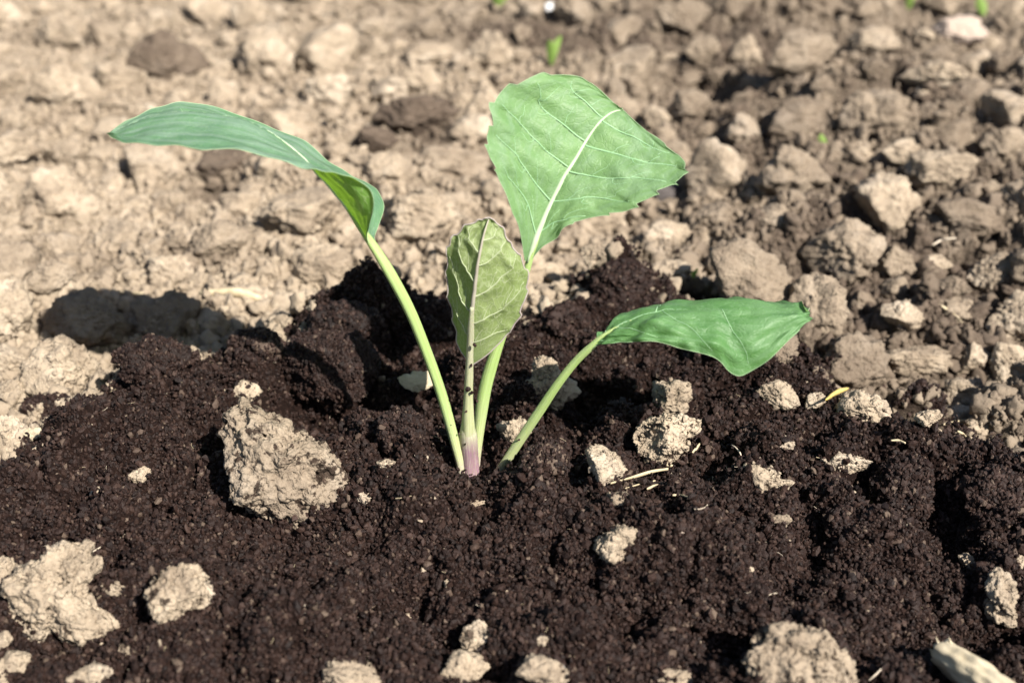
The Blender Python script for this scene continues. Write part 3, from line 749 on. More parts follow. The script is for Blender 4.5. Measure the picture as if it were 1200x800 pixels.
for k in range(8):
    v, f = crumb_np(700 + 13 * k); me = mesh_np("soil_crumb", v, f); me.materials.append(MAT['crumb'])
    SRC.objects.link(bpy.data.objects.new("soil_crumb_%02d" % k, me))
_gn = {}
def scatter_group(src):
    if src.name in _gn: return _gn[src.name]
    g = bpy.data.node_groups.new("scatter " + src.name, 'GeometryNodeTree')
    g.interface.new_socket("Geometry", in_out='INPUT', socket_type='NodeSocketGeometry')
    g.interface.new_socket("Geometry", in_out='OUTPUT', socket_type='NodeSocketGeometry')
    i = g.nodes.new("NodeGroupInput"); o = g.nodes.new("NodeGroupOutput")
    ci = g.nodes.new("GeometryNodeCollectionInfo"); ci.inputs['Collection'].default_value = src
    ci.inputs['Separate Children'].default_value = True; ci.inputs['Reset Children'].default_value = True
    ip = g.nodes.new("GeometryNodeInstanceOnPoints"); ip.inputs['Pick Instance'].default_value = True
    def attr(n, t):
        a = g.nodes.new("GeometryNodeInputNamedAttribute"); a.data_type = t; a.inputs['Name'].default_value = n; return a.outputs[0]
    L = g.links.new
    e2r = g.nodes.new("FunctionNodeEulerToRotation")
    L(attr("turn", 'FLOAT_VECTOR'), e2r.inputs[0]); L(e2r.outputs[0], ip.inputs['Rotation'])
    L(attr("size", 'FLOAT'), ip.inputs['Scale']); L(attr("kind_no", 'INT'), ip.inputs['Instance Index'])
    L(i.outputs[0], ip.inputs['Points']); L(ci.outputs[0], ip.inputs['Instance']); L(ip.outputs[0], o.inputs[0])
    _gn[src.name] = g; return g
def scatter(name, P, size, src, nvar, wet=None, parent=None, seed=0):
    r_ = np.random.default_rng(seed); n = len(P)
    me = bpy.data.meshes.new(name); me.vertices.add(n); me.vertices.foreach_set("co", np.asarray(P, np.float32).ravel())
    a = me.attributes.new("turn", 'FLOAT_VECTOR', 'POINT'); a.data.foreach_set("vector", r_.uniform(0, 6.28, (n, 3)).astype(np.float32).ravel())
    a = me.attributes.new("size", 'FLOAT', 'POINT'); a.data.foreach_set("value", np.asarray(size, np.float32))
    a = me.attributes.new("kind_no", 'INT', 'POINT'); a.data.foreach_set("value", r_.integers(0, nvar, n).astype(np.int32))
    a = me.attributes.new("wetness", 'FLOAT', 'POINT'); a.data.foreach_set("value", np.zeros(n, np.float32) if wet is None else wet.astype(np.float32))
    me.update()
    o = bpy.data.objects.new(name, me); COL.objects.link(o); o['kind'] = 'stuff'
    m = o.modifiers.new("scatter", 'NODES'); m.node_group = scatter_group(src)
    if parent is not None: o.parent = parent
    return o

def compost_lump(x, y, wd, ht, label, seed, sink=0.25, depth=0.8):
    o = put_clod(x, y, wd, ht, 'peat', label, name="compost_lump", group="lumps of dark compost round the seedling", sink=sink, depth=depth, seed=seed, cat="compost lump",
                 outline=[(x + wd / 2 * math.cos(a) * (1 + 0.10 * math.sin(3 * a + seed)), y + ht / 2 * math.sin(a) * (1 + 0.10 * math.cos(2 * a + seed))) for a in np.linspace(0, 6.28, 17)[:-1]], sub=5)
    v = np.empty(len(o.data.vertices) * 3); o.data.vertices.foreach_get("co", v); v = v.reshape(-1, 3)
    n_ = int(1300 * (wd / 50) * (ht / 50)) + 150
    r_ = np.random.default_rng(seed); s = o.scale[0]
    idx = r_.integers(0, len(v), n_)
    scatter("compost_crumbs", v[idx] * 1.0, np.minimum(r_.lognormal(math.log(0.00046), 0.42, n_), 0.0012) / s, PEATSRC, 6, parent=o, seed=seed)
compost_lump(386, 432, 116, 92, "largest compost lump overhanging a black shadow", 3, sink=-0.06)
compost_lump(470, 505, 60, 54, "rounded compost lump between the largest dry clod and stem", 8)
compost_lump(1060, 572, 70, 84, "finger shaped compost lump between two black hollows", 5, sink=0.2)
compost_lump(300, 404, 74, 42, "compost lump lying in leaf shadow beside the heap", 6)
compost_lump(180, 424, 90, 50, "broad compost lump cresting the sunlit heap", 9)
compost_lump(730, 335, 66, 60, "compost lump topping the heap behind the drooping leaf", 4)
compost_lump(665, 375, 60, 44, "low compost lump behind the bent stalk", 12)
compost_lump(990, 612, 50, 40, "compact compost lump beside the finger shaped lump", 14)
compost_lump(1165, 580, 80, 60, "big rough compost lump past the black hollow", 15)
compost_lump(60, 478, 64, 30, "low compost lump beside the big cracked sunlit clod", 16)
compost_lump(640, 540, 56, 40, "small compost lump beside the foot of bent stalk", 18)
compost_lump(400, 380, 90, 50, "compost lump behind the largest overhanging lump", 21)

# fine crumbs sitting on the nearer clods
SPRINKLE = []
for o in [o for o in COL.objects if o.get('category') == "soil clod" and o.location.y < 0.47 and max(o.scale) > 0.0035]:
    me = o.data; v = np.empty(len(me.vertices) * 3); me.vertices.foreach_get("co", v); v = v.reshape(-1, 3)
    ext = np.abs(v).max(0) * np.abs(np.array(o.scale)); r_ = np.random.default_rng(len(SPRINKLE))
    n_ = int(min(260, 14 + 1.0e6 * ext[0] * ext[2])); idx = r_.integers(0, len(v), n_)
    SPRINKLE.append((o, v[idx] * np.array(o.scale), n_))
for k, (o, q, n_) in enumerate(SPRINKLE):
    r_ = np.random.default_rng(k)
    c = scatter("soil_crumbs", q, np.minimum(r_.lognormal(math.log(0.00034), 0.55, n_), 0.0014), SRC, 8, wet=np.full(n_, 0.0 if o.material_slots[0].material.name.startswith('dry') else 0.35), parent=o, seed=k)
    c.matrix_parent_inverse = Matrix.Diagonal((*[1 / s_ for s_ in o.scale], 1))

# --- loose clods that fill the tilled soil, largest first
TAKEN += [(485, 328, 55, 30), (646, 70, 24, 26), (584, 6, 26, 22), (1064, 8, 14, 18), (1152, 16, 16, 16), (646, 92, 20, 14)]
cand = []
for k in range(6000):
    x, y = random.uniform(-25, 1225), random.uniform(-15, 470)
    p = flat(x, y)
    cand.append((x, y, min(0.031, 0.0085 * math.exp(abs(random.gauss(0, 0.55))))))
cand.sort(key=lambda c: -c[2])
fill = []
for x, y, r in cand:
    if len(fill) >= 175: break
    g = flat(x, y)
    if lookup(PEAT2, g[0], g[1])[0] > 0.25: continue
    f = math.hypot(g[1], CAM_H); px = r * FPX / f * 0.62
    if px < 9: continue
    if x < 420 and random.random() < 0.5: continue
    py = px * random.uniform(0.6, 0.95)
    if any(abs(x - a) < (px + c) * 0.80 and abs(y - b) < (py + d) * 0.80 for a, b, c, d in TAKEN): continue
    mo = lookup(MOI2, g[0], g[1])[0] + random.uniform(-0.25, 0.25)
    mk = 'T' if mo < 0.25 else 'TB' if mo < 0.55 else 'B'
    fill.append((x, y, px, py, mk)); TAKEN.append((x, y, px, py))
used = {}
def phrase(x, y, px, mk, ra, second=False):
    L = sorted(LAND, key=lambda q: math.hypot(q[0] - x, (q[1] - y) * 1.3))
    size = 'big' if px > 26 else 'medium' if px > 18 else 'small' if px > 13 else 'tiny'
    size += '' if second else {0: ' flat', 1: '', 2: ' round'}[0 if ra < 0.70 else 2 if ra > 0.86 else 1]
    colr = {'T': 'light tan', 'TB': 'dun', 'B': 'brown'}[mk]
    def rel(q):
        dx, dy = x - q[0], y - q[1]
        if abs(dy) > abs(dx) * 0.6: return 'in front of' if dy > 0 else 'behind'
        return 'beside'
    if not second: return f"{size} {colr} clod {rel(L[0])} {L[0][2]}"
    a, b = L[0][2], L[int(second)][2]
    t = f"{size} {colr} clod between {a} and {b}"
    if len(t.split()) > 16: t = f"{size} {colr} clod {rel(L[int(second)])} {b}"
    return t
for x, y, px, py, mk in fill:
    lab = phrase(x, y, px, mk, py / px)
    for alt in (1, 2, 3, 4):
        if lab in used: lab = phrase(x, y, px, mk, py / px, alt)
    used[lab] = used.get(lab, 0) + 1
    t0 = TAKEN; TAKEN = []
    o = put_clod(x, y, px * 2, py * 2, mk, lab, group=G_BACK, var=random.randrange(14), sink=random.uniform(0.12, 0.3))
    TAKEN = t0

# ------------------------------------------------------------------ crumbs nobody could count
def spread(n, x0, x1, y0, y1, pw):
    u = rng.random(n)
    if pw: Yv = 1 / (1 / y0 + u * (1 / y1 - 1 / y0))
    else: Yv = y0 + u * (y1 - y0)
    t = (Yv - y0) / (y1 - y0)
    return rng.uniform(-1, 1, n) * (x0 + (x1 - x0) * t), Yv
x, y = spread(420000, 0.20, 0.30, 0.17, 0.50, True)
pm = (lookup(PEAT2, x, y) > rng.uniform(0.25, 0.9, len(x))) | ((rng.random(len(x)) < 0.10) & (poly_sd(x, y) > -0.022))
x, y = x[pm], y[pm]; n = len(x)
sz = np.minimum(rng.lognormal(math.log(0.00044), 0.42, n), 0.0016)
z = lookup(Z, x, y) + sz * rng.uniform(-0.2, 1.3, n)
scatter("compost_crumbs", np.stack([x, y, z], -1), sz, PEATSRC, 6, seed=1)
x, y = spread(8000, 0.20, 0.30, 0.17, 0.47, True)
pm = lookup(PEAT2, x, y) > rng.uniform(0.1, 0.9, len(x)); x, y = x[pm], y[pm]
cl = rng.lognormal(math.log(0.0020), 0.35, len(x)); m_ = 26
q = rng.normal(size=(len(x), m_, 3)); q /= np.linalg.norm(q, axis=2)[..., None]; q *= (rng.random((len(x), m_, 1)) ** 0.4) * cl[:, None, None]
q = (q + np.stack([x, y, lookup(Z, x, y) + 0.3 * cl], -1)[:, None]).reshape(-1, 3)
scatter("compost_crumbs", q, np.minimum(rng.lognormal(math.log(0.00046), 0.40, len(q)), 0.0015), PEATSRC, 6, seed=5)
x, y = spread(180000, 0.22, 0.48, 0.25, 1.0, True)
pm = (lookup(PEAT2, x, y) < rng.uniform(0.1, 0.75, len(x))) | ((rng.random(len(x)) < 0.10) & (poly_sd(x, y) < 0.018))
x, y = x[pm], y[pm]; n = len(x)
sz = np.minimum(rng.lognormal(math.log(0.00100), 0.66, n), 0.0050)
mo = np.clip(lookup(MOI2, x, y) + rng.uniform(-0.15, 0.15, n), 0, 1)
z = lookup(Z, x, y) + sz * rng.uniform(-0.1, 0.6, n)
scatter("soil_crumbs", np.stack([x, y, z], -1), sz, SRC, 8, wet=mo, seed=2)
# stray pale flecks in the compost
x, y = spread(420, 0.20, 0.28, 0.18, 0.42, True)
pm = lookup(PEAT2, x, y) > 0.6; x, y = x[pm], y[pm]; n = len(x)
sz = np.minimum(rng.lognormal(math.log(0.00036), 0.5, n), 0.0020)
scatter("soil_crumbs", np.stack([x, y, lookup(Z, x, y) + 0.0009], -1), sz, SRC, 8, seed=3)

# short fibres lying in the compost
v = np.array([[x_, y_, z_] for x_ in (-1, -0.4, 0.3, 1) for y_, z_ in ((-.05, -.03), (.05, -.03), (0, .05))]); v[:, 1] += 0.18 * v[:, 0] ** 2; v[:, 2] += 0.1 * v[:, 0]
ff = [[i * 3 + j, i * 3 + (j + 1) % 3, (i + 1) * 3 + (j + 1) % 3, (i + 1) * 3 + j] for i in range(3) for j in range(3)]
FIB = bpy.data.collections.new("fibre_sources")
for k, m_ in enumerate(('straw', 'root', 'peat')):
    me = mesh_np("fibre", v * np.array([1, 1 + 0.4 * k, 1]), np.array(ff)); me.materials.append(MAT[m_]); FIB.objects.link(bpy.data.objects.new("fibre_%02d" % k, me))
x, y = spread(900, 0.20, 0.30, 0.18, 0.46, True)
pm = (lookup(PEAT2, x, y) > 0.5) | (rng.random(len(x)) < 0.3); x, y = x[pm], y[pm]; n = len(x)
o = scatter("plant_fibres", np.stack([x, y, lookup(Z, x, y) + 0.0011], -1), np.minimum(rng.lognormal(math.log(0.0011), 0.5, n), 0.0036), FIB, 3, seed=9)
a = o.data.attributes["turn"]; tv = np.stack([rng.uniform(-0.5, 0.5, n), rng.uniform(-0.4, 0.4, n), rng.uniform(0, 6.28, n)], -1); a.data.foreach_set("vector", tv.astype(np.float32).ravel())

# ------------------------------------------------------------------ the seedling
def pxw(wpx, Y=0.296, y=400):
    return 0.88 * wpx / 2 * project(np.array(at(600, y, Y)))[2] / FPX
base = at(552, 556, 0.296)
plant = empty("cabbage_seedling", (base.x, base.y, 0.0))
tag(plant, "young cabbage seedling with four leaves and a purple stem foot, planted in dark compost", "seedling")
pinv = Matrix.Translation(plant.location).inverted()
def child(o, parent):
    o.parent = parent; o.matrix_parent_inverse = Matrix.Translation(plant.location).inverted() if parent is plant else Matrix.Identity(4)
    return o
def stalk(name, pts, mat, parent, groove=0.12, n=48, flat_=0.9):
    P = np.array([list(at(x, y, Y)) for x, y, Y, _ in pts]); R = np.array([pxw(wd, Y, y) for x, y, Y, wd in pts])[:, None]
    Q = catmull(np.hstack([P, R]), n)
    return child(tube(name, Q[:, :3], Q[:, 3], mat, nseg=16, groove=groove, flat_=flat_, wob=0.05, seed=len(pts)), parent)

def make_leaf(mat, mid, near, far, bulge_n, bulge_f, flip, label, veins, vmat, rib, ribw, edgemat, edger, crinkle, teeth=0.0, NU=110, NV=51, seed=0, pucker=0.0016, branches=True, ribstop=0.0):
    M, A, B = (catmull([list(at(*p)) for p in L], NU) for L in (mid, near, far))
    if teeth:
        u = np.linspace(0, 1, NU)
        for E, ph in ((A, 0.0), (B, 0.37)):
            k = ((u * 10 + ph) % 1.0)
            amt = teeth * (k ** 2 - 0.33) * sstep(0.18, 0.35, u) * (1 - sstep(0.86, 0.95, u))
            E += (E - M) / (np.linalg.norm(E - M, axis=1)[:, None] + 1e-9) * amt[:, None]
    v = np.linspace(-1, 1, NV)
    t = np.gradient(M, axis=0)
    W = np.empty((NU, NV, 3))
    for j, vv in enumerate(v):
        E, bl = (A, bulge_n) if vv < 0 else (B, bulge_f)
        e = E - M; n_ = np.cross(t, e); n_ /= np.linalg.norm(n_, axis=1)[:, None] + 1e-9
        if vv < 0: n_ = -n_
        wl = np.linalg.norm(e, axis=1)[:, None]; a = abs(vv)
        W[:, j] = M + e * a + n_ * wl * bl * 4 * a * (1 - a)
    # quilting between the veins, and a soft wave at the edge
    uu, vv = np.meshgrid(np.linspace(0, 1, NU), v, indexing='ij')
    dU = np.gradient(W, axis=0); dV = np.gradient(W, axis=1); nn = np.cross(dU, dV); nn /= np.linalg.norm(nn, axis=2)[..., None] + 1e-9
    q = crinkle * (0.7 * noise2((uu * 7 + seed).ravel(), (vv * 2.4 + 5).ravel(), seed) + 0.5 * noise2((uu * 16).ravel(), (vv * 5 + 5).ravel(), seed + 1)).reshape(uu.shape)
    q *= sstep(0.02, 0.30, uu) * (0.3 + 0.7 * np.abs(vv))
    W = W + nn * q[..., None]
    # blade domed up between the sunken veins
    def raw(u_, v_):
        i = np.clip(u_ * (NU - 1), 0, NU - 1.001).astype(int); j = np.clip((v_ + 1) / 2 * (NV - 1), 0, NV - 1.001).astype(int); return W[i, j]
    kk_ = np.linspace(0, 1, 24); lines = [raw(np.linspace(0, 1, 60), np.zeros(60))]
    for side, u0, du, v1, rr in veins: lines.append(raw(u0 + du * kk_ ** 1.25, side * v1 * kk_))
    lp = np.concatenate(lines); dmin = np.full(NU * NV, 9.0); Wf = W.reshape(-1, 3)
    for q_ in lp: dmin = np.minimum(dmin, ((Wf - q_) ** 2).sum(1))
    dome = pucker * (1 - np.exp(-np.sqrt(dmin) / 0.0022)).reshape(NU, NV) * sstep(0.04, 0.35, uu) * (1 - 0.6 * np.abs(vv) ** 6)
    W = W + nn * (dome * (1 if flip else -1))[..., None]
    def S_(u_, v_):
        i = np.clip(u_ * (NU - 1), 0, NU - 1.001); j = np.clip((v_ + 1) / 2 * (NV - 1), 0, NV - 1.001)
        a, b = i.astype(int), j.astype(int); fu, fv = (i - a)[:, None], (j - b)[:, None]
        return W[a, b] * (1 - fu) * (1 - fv) + W[a + 1, b] * fu * (1 - fv) + W[a, b + 1] * (1 - fu) * fv + W[a + 1, b + 1] * fu * fv
    me = mesh_np("leaf", W.reshape(-1, 3), grid_faces(NU, NV, flip=flip))
    uvl = me.uv_layers.new(name="UVMap")
    vi = np.empty(len(me.loops), np.int32); me.loops.foreach_get("vertex_index", vi)
    uvl.data.foreach_set("uv", np.stack([uu.ravel()[vi], vv.ravel()[vi] * 0.45], -1).astype(np.float32).ravel())
    L = child(link("leaf", me, mat), plant)
    if label: L['label'] = label
    s = np.linspace(0, 1, 40)
    path = S_(s * 0.985, np.zeros(40))
    r = ribw * (1 - 0.86 * s ** 0.8)
    r = r * (0.45 + 0.55 * sstep(0, 0.10, s)) * (1 - ribstop * sstep(0.50, 0.64, s)) + 0.00002
    child(tube("midrib", path, r, rib, nseg=8), L)
    for side, u0, du, v1, rr in veins:
        k = np.linspace(0, 1, 22)
        us = u0 + du * k ** 1.25; vs = side * v1 * k
        us = us + 0.012 * np.sin(k * 9 + u0 * 30) * k
        child(tube("vein", S_(us, vs), rr * (1 - 0.7 * k) + 0.00003, vmat, nseg=6), L)
        if branches:
            for kb, ln, up in ((.30, .20, 1), (.52, .20, -1), (.70, .17, 1)):
                c_ = np.linspace(0, 1, 9); ub, vb = u0 + du * kb ** 1.25, side * v1 * kb
                ue, ve = ub + (0.085 if up > 0 else 0.0) + 0.01, vb + side * ln * (0.45 if up > 0 else 1.0) * (1 if up > 0 else 0.8)
                if abs(ve) > 0.97 or ue > 0.97: continue
                ue2 = ub + (ue - ub) * c_ + (0.03 * up * np.sin(c_ * 3.0) if up < 0 else 0.0)
                child(tube("vein", S_(np.clip(ue2, 0, 1), vb + (ve - vb) * c_ ** 1.2), rr * 0.42 * (1 - 0.75 * c_) + 0.00002, vmat, nseg=5), L)
    rim = np.concatenate([W[:, 0], W[::-1, -1]])
    child(tube("leaf_edge", rim, np.full(len(rim), edger), edgemat, nseg=6), L)
    return L

# stem foot
stalk("stem", [(552, 590, 0.2955, 24), (552, 556, 0.2955, 24), (550, 530, 0.2955, 24), (549, 512, 0.2955, 24), (548, 500, 0.2955, 18), (548, 488, 0.2955, 12)], MAT['stem'], plant, 0.05)

# arching leaf
Lm = [(452, 311, .2963), (434, 285, .2965), (425, 272, .2965), (410, 250, .297), (392, 226, .297), (374, 206, .298), (360, 191, .299), (338, 170, .301), (300, 147, .303), (258, 135, .305), (215, 131, .306), (176, 137, .306), (146, 149, .305), (127, 157, .304)]
Ln = [(450, 312, .2960), (431, 283, .2955), (432, 266, .2900), (437, 240, .2850), (425, 219, .2845), (402, 206, .2850), (377, 200, .286), (352, 196, .287), (306, 182, .287), (252, 175, .287), (215, 171, .288), (180, 169, .290), (146, 168, .295), (127, 158, .3038)]
Lf = [(456, 310, .2966), (440, 284, .2980), (441, 270, .3040), (449, 243, .312), (440, 222, .318), (415, 206, .323), (388, 190, .327), (352, 168, .330), (310, 146, .333), (264, 130, .333), (220, 124, .330), (184, 127, .325), (154, 137, .317), (128, 156, .3045)]
LA = make_leaf(MAT['leaf_blue'], Lm, Ln, Lf, 0.06, 0.10, False, "long bluish leaf arching over, its stalk the longest",
          [(1, .3, .1, .9, .0002), (1, .5, .12, .9, .0002), (1, .68, .12, .85, .0002)],
          MAT['vein_thin'], MAT['vein_pale'], 0.0006, MAT['edge'], 0.00010, 0.0015, seed=3, branches=False, pucker=0.0006, ribstop=1.0)
stalk("petiole", [(543, 585, .2945, 11), (541, 552, .2945, 12), (533, 518, .2945, 13), (520, 470, .2948, 14), (503, 420, .2952, 14), (481, 365, .2958, 15), (456, 318, .2962, 15), (436, 286, .2966, 12), (421, 265, .2966, 8), (406, 244, .297, 4), (390, 224, .298, 1.5)], MAT['petiole'], LA)

# tall upright leaf
Bm = [(618, 308, .3000), (626, 285, .3010), (633, 266, .3025), (643, 243, .3045), (652, 225, .306), (662, 205, .308), (672, 190, .310), (682, 173, .312), (692, 157, .314), (703, 143, .316), (714, 134, .318), (722, 130, .3195), (728, 129, .3205)]
Bl = [(615, 305, .2998), (609, 270, .2985), (600, 246, .2980), (586, 214, .299), (574, 188, .300), (569, 165, .302), (576, 148, .304), (574, 125, .307), (590, 106, .311), (620, 91, .315), (655, 87, .319), (692, 97, .321), (728, 129, .3206)]
Br = [(621, 306, .3000), (636, 289, .3000), (653, 279, .3000), (669, 263, .299), (702, 253, .298), (734, 247, .297), (757, 236, .297), (775, 224, .298), (793, 217, .300), (804, 203, .3025), (799, 188, .306), (762, 158, .3145), (729, 130, .3206)]
LB = make_leaf(MAT['leaf'], Bm, Bl, Br, 0.05, 0.05, False, "tallest upright leaf with a pale midrib and toothed edge",
          [(-1, .12, .22, .86, .00025), (-1, .28, .20, .9, .00025), (-1, .46, .16, .92, .00025), (-1, .62, .12, .9, .00028), (-1, .78, .06, .85, .00024), (1, .14, .16, .88, .00025), (1, .28, .20, .9, .00025), (1, .44, .20, .92, .00025), (1, .60, .16, .9, .0003), (1, .76, .08, .85, .00024)],
          MAT['vein_thin'], MAT['vein_pale'], 0.00105, MAT['edge'], 0.00010, 0.0017, teeth=0.0016, seed=5, pucker=0.0012)
stalk("petiole", [(556, 590, .2985, 12), (557, 545, .2985, 13), (562, 500, .2990, 15), (568, 460, .2995, 17), (577, 425, .3000, 16), (589, 390, .3004, 13), (603, 356, .3004, 12), (615, 324, .3002, 10), (622, 300, .3006, 9), (628, 282, .3012, 8), (635, 262, .3027, 4)], MAT['petiole'], LB)

# small young leaf, underside towards the camera
Cm = [(551, 408, .2935), (552, 388, .2925), (553, 366, .2915), (556, 340, .2912), (559, 315, .2915), (563, 293, .2925), (567, 275, .2940), (571, 262, .2955), (573, 256, .2965)]
Cl = [(549, 424, .2938), (539, 408, .2960), (531, 384, .2985), (527, 352, .3000), (524, 316, .3000), (525, 284, .2990), (540, 270, .2985), (560, 259, .2975), (572, 255, .2966)]
Cr = [(553, 428, .2936), (573, 414, .2930), (597, 391, .2935), (611, 364, .2940), (621, 331, .2945), (613, 303, .2955), (598, 285, .2965), (586, 265, .2970), (574, 255, .2966)]
LC = make_leaf(MAT['leaf_young'], Cm, Cl, Cr, -0.05, -0.05, True, "small young leaf showing its veined pale olive underside",
          [(-1, .08, .32, .92, .00024), (-1, .24, .32, .92, .00024), (-1, .42, .3, .9, .00022), (-1, .60, .22, .85, .0002), (1, .05, .22, .92, .00024), (1, .18, .30, .92, .00025), (1, .34, .34, .92, .00025), (1, .52, .3, .88, .00022), (1, .70, .18, .8, .0002)],
          MAT['vein_olive'], MAT['rib_mauve'], 0.00085, MAT['edge_mauve'], 0.00022, 0.0013, teeth=0.0009, seed=8, pucker=0.0013)
stalk("petiole", [(549, 520, .2950, 15), (549, 500, .2948, 17), (549, 470, .2944, 13), (550, 440, .2940, 11), (551, 412, .2934, 10), (552, 385, .2922, 9), (553, 360, .2910, 5)], MAT['petiole_young'], LC)

# drooping leaf on the bent stalk
Dm = [(673, 425, .2894), (693, 405, .2880), (705, 396, .2880), (722, 384, .2878), (750, 371, .2875), (790, 364, .287), (840, 362, .286), (885, 364, .285), (930, 366, .2845), (949, 367, .284)]
Dn = [(694, 406, .2876), (712, 404, .2840), (738, 402, .2815), (768, 400, .2790), (802, 409, .2770), (836, 419, .2755), (868, 438, .2745), (946, 366, .2838)]
Dn = [(674, 426, .2891), (695, 407, .2878), (712, 401, .2860), (738, 400, .2825), (768, 400, .2795), (802, 409, .2770), (838, 419, .2755), (869, 439, .2750), (930, 393, .279), (946, 375, .2832)]
Df = [(671, 424, .2896), (693, 404, .2882), (705, 395, .2895), (721, 382, .2930), (750, 369, .299), (790, 362, .304), (840, 360, .304), (890, 360, .300), (930, 360, .292), (948, 361, .2848)]
LD = make_leaf(MAT['leaf_deep'], Dm, Dn, Df, 0.10, 0.08, True, "drooping leaf held out low on a bent stalk",
          [(-1, .16, .10, .85, .0001), (-1, .34, .12, .85, .0001), (-1, .52, .14, .9, .0001), (-1, .68, .12, .85, .0001), (1, .25, .1, .9, .0002), (1, .5, .1, .9, .0002)],
          MAT['vein_thin'], MAT['vein_thin'], 0.00022, MAT['edge'], 0.00010, 0.0031, seed=12, branches=False, pucker=0.0012, ribstop=1.0)
stalk("petiole", [(565, 584, .2930, 11), (582, 557, .2930, 12), (602, 527, .2925, 13), (628, 488, .2915, 13), (653, 451, .2903, 12), (675, 423, .2893, 11), (694, 405, .2884, 10), (708, 393, .2880, 7), (724, 383, .2878, 4), (742, 374, .2876, 1.5)], MAT['petiole'], LD)

DIRT = [(549, 456, .2925, 10), (553, 460, .2925, 7), (552, 428, .2925, 5), (531, 466, .2935, 6), (534, 478, .2935, 5), (546, 482, .2925, 5), (556, 404, .2905, 7), (528, 498, .2935, 4), (559, 470, .2975, 5), (538, 508, .2930, 5), (608, 515, .2905, 4), (545, 520, .2930, 4)]
scatter("compost_crumbs", np.array([list(at(x_, y_, Y_)) for x_, y_, Y_, _ in DIRT]), np.array([w_ * 0.000085 for *_, w_ in DIRT]), PEATSRC, 6, seed=17)
# ------------------------------------------------------------------ straw, roots, stick, sprouts
def strand(name, pts, wpx, mat, label, cat, lift=0.0022, flat_=0.5, group=None, taper=0.3, n=14, wob=0.3):
    P = []
    for x, y in pts:
        g = ground_hit(x, y); P.append(g)
    P = np.array(P); P[:, 2] = np.maximum(P[:, 2], P[:, 2].mean()) + lift
    # keep the same picture place after the lift
    for q, (x, y) in zip(P, pts):
        d = ray(x, y); tt = (q[2] - CAM_H) / d[2]; q[:2] = d[0] * tt, d[1] * tt
    Q = catmull(P, n); f = project(Q[0])[2]
    r = wpx / 2 * f / FPX * (1 - taper * np.abs(np.linspace(-1, 1, n)) ** 2)
    o = tube(name, Q, r, MAT[mat], nseg=8, flat_=flat_, wob=wob, seed=int(pts[0][0]))
    tag(o, label, cat, group); return o
STR = "bits of straw on the soil"
strand("straw", [(716, 566), (738, 560), (762, 553), (783, 549)], 5, 'straw', "thick broken straw lying against the knobbly clod", "straw", group=STR)
strand("straw", [(733, 572), (750, 567), (768, 563)], 3, 'straw', "thin straw beneath the thick broken straw", "straw", group=STR)
strand("straw", [(775, 543), (783, 545), (791, 546)], 4, 'straw', "stub of straw at the foot of angular block", "straw", group=STR)
strand("straw", [(758, 573), (766, 569), (772, 567)], 4, 'straw', "short straw stub in front of the broken straw", "straw", group=STR)
strand("straw", [(234, 345), (262, 343), (284, 344), (304, 351)], 13, 'straw', "wide pale straw blade lying behind the shaded clods", "straw", flat_=0.35, group=STR, lift=0.003)
strand("straw", [(116, 342), (140, 343), (168, 344)], 5, 'straw', "straw stalk between the two shaded clods", "straw", group=STR, lift=0.003)
strand("straw", [(1106, 497), (1120, 494), (1136, 492)], 4, 'straw', "short pale straw at the compost edge", "straw", group=STR)
strand("straw", [(1044, 516), (1053, 516), (1061, 519)], 3.5, 'straw', "tiny curved straw on compost past the yellow husk", "straw", group=STR)
strand("straw", [(1122, 505), (1128, 508), (1132, 511)], 3.5, 'straw', "tiny straw splinter below the short pale straw", "straw", group=STR)
strand("straw", [(1103, 358), (1114, 366), (1127, 377)], 4, 'straw', "slanting straw on the rough dun clod", "straw", group=STR, lift=0.003)
strand("straw", [(788, 580), (798, 580), (809, 583)], 4, 'straw', "pale chip of straw on compost past the broken straw", "straw", group=STR)
strand("straw", [(811, 531), (817, 524), (823, 516)], 5, 'straw', "pale chip of straw leaning by the angular block", "straw", group=STR)
C(486, 447, 46, 24, 'palewood', "pale wedge of bark in the hollow behind long stalk", name="bark_flake", cat="bark flake", depth=0.35, sink=-0.7, outline=[(466, 442), (480, 438), (496, 435), (512, 434), (509, 447), (494, 458), (480, 456), (470, 450)], crumb=0.3)
C(38, 511, 28, 14, 'palewood', "pale bark flake jutting from clod at compost edge", name="bark_flake", cat="bark flake", depth=0.4, sink=0.0, outline=[(24, 505), (38, 503), (52, 504), (51, 510), (40, 514), (28, 519)], crumb=0.3)
strand("root", [(857, 521), (862, 524), (867, 530), (869, 535), (873, 540)], 1.6, 'root', "curly white root hair on clod trailing roots", "root", flat_=1, lift=0.003)
strand("root", [(1093, 287), (1102, 282), (1110, 280), (1120, 279)], 2.4, 'root', "curled pale root over the black hollow", "root", flat_=1, lift=0.008)
strand("root", [(1018, 797), (1027, 789), (1035, 781)], 1.6, 'root', "thin pale root hair beside the large smooth brown clod", "root", flat_=1, lift=0.004)
strand("husk", [(968, 468), (978, 461), (994, 455)], 10, 'yellow', "yellow husk fragment on a light sloping clod", "husk", flat_=0.6, lift=0.007, taper=0.7)
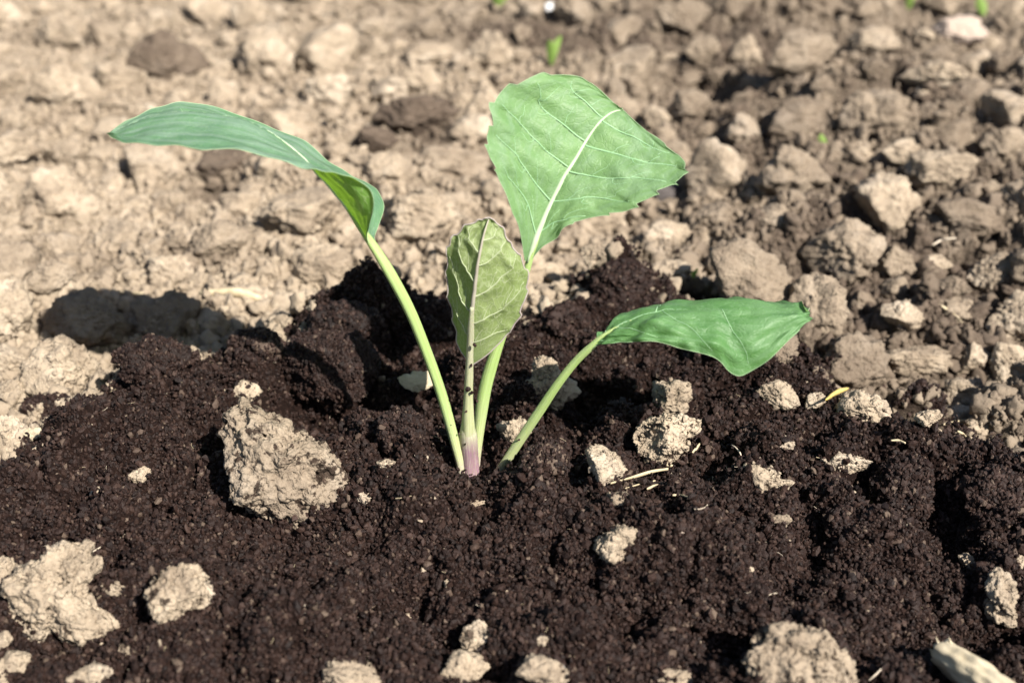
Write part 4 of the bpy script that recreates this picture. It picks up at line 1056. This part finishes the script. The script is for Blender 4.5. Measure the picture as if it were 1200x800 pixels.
# pale stick with a torn end
a, b = ground_hit(1098, 784), ground_hit(1184, 842)
a[2] += 0.006; b[2] += 0.005
k = np.linspace(0, 1, 26)[:, None]
stick = empty("stick", tuple(a)); tag(stick, "pale stripped stick with a torn end at lower edge", "stick")
co_k = k[:, 0]
o = tube("bark", a + (b - a) * k, 0.0048 * (1 - 0.12 * (1 - co_k) ** 5), MAT['palewood'], nseg=40, wob=0.10, seed=4, flat_=0.8)
me = o.data; v = np.empty(len(me.vertices) * 3); me.vertices.foreach_get("co", v); v = v.reshape(-1, 3)
ax = (b - a) / np.linalg.norm(b - a); tt = (v - a) @ ax; rad_ = v - a - tt[:, None] * ax
ang = np.arctan2(rad_[:, 2], rad_ @ np.cross(ax, [0, 0, 1]))
fr = np.exp(-(tt / 0.0035) ** 2)                                   # torn, uneven end
v += ax * (fr * (0.0018 * noise2(ang * 1.6, ang * 0 + 2.2, 8) + 0.0012 * noise2(ang * 5, ang * 0, 9)))[:, None]
v += rad_ * (0.16 * noise2(ang * 3.5, tt * 120, 12) + 0.10 * noise2(ang * 9, tt * 60, 13))[:, None]
me.vertices.foreach_set("co", v.astype(np.float32).ravel()); me.update()
o.parent = stick; o.matrix_parent_inverse = Matrix.Translation(Vector(a)).inverted()
for j, (sx_, sz_, ln) in enumerate(((-.0018, .0030, .0035), (.0012, .0034, .0028), (.0026, .0012, .0022))):
    s0 = a + ax * 0.001 + np.array([sx_, 0, sz_]); s1 = s0 - ax * ln * 0.5 + np.array([0, 0, ln * 0.6])
    o = tube("splinter", s0 + (s1 - s0) * np.linspace(0, 1, 6)[:, None], np.linspace(0.0005, 0.00008, 6), MAT['palewood'], nseg=5)
    o.parent = stick; o.matrix_parent_inverse = Matrix.Translation(Vector(a)).inverted()
def sprout(x, y, wpx, hpx, lean, label, blades=2):
    g = ground_hit(x, y + hpx * 0.4); g[2] += 0.001; f = project(g)[2]; H = hpx * f / FPX * 1.4; Wd = wpx / 2 * f / FPX
    root = empty("weed_sprout", tuple(g)); tag(root, label, "weed", "green weed sprouts on the far soil")
    for b_ in range(blades):
        sgn = -1 if b_ else 1; n = 12; t = np.linspace(0, 1, n)
        top = np.stack([lean * H * t ** 1.5 + sgn * Wd * 0.8 * t ** 2, 0.2 * H * t * sgn, H * t * (1 - 0.15 * t)], -1)
        wd = Wd * 0.55 * np.sin(np.clip(t * 1.02, 0, 1) * math.pi) ** 0.7 + Wd * 0.06
        v = np.linspace(-1, 1, 5)
        W = top[:, None] + np.stack([wd[:, None] * v[None], 0.4 * wd[:, None] * v[None] ** 2, 0 * wd[:, None] * v[None]], -1)
        me = mesh_np("blade", W.reshape(-1, 3), grid_faces(n, 5)); link("blade", me, MAT['sprout'], root)
sprout(646, 68, 18, 28, 0.1, "bright green sprout standing just above the upright leaf")
sprout(584, 2, 30, 20, 0.2, "green sprout at far edge near the white pebble")
sprout(1064, 5, 16, 22, 0.1, "yellow green sprout at far edge by the pinkish stone")
sprout(1152, 14, 22, 18, -0.6, "leaning green blade past the pinkish stone", 1)
sprout(966, 174, 16, 18, -0.5, "thin green blade lying on far brown clods", 1)
sprout(812, 326, 9, 12, 0.1, "tiny pale green sprout beside the thin pale ridge", 2)
sprout(1182, 78, 16, 12, -0.4, "tiny green blade by a white fleck of soil", 1)
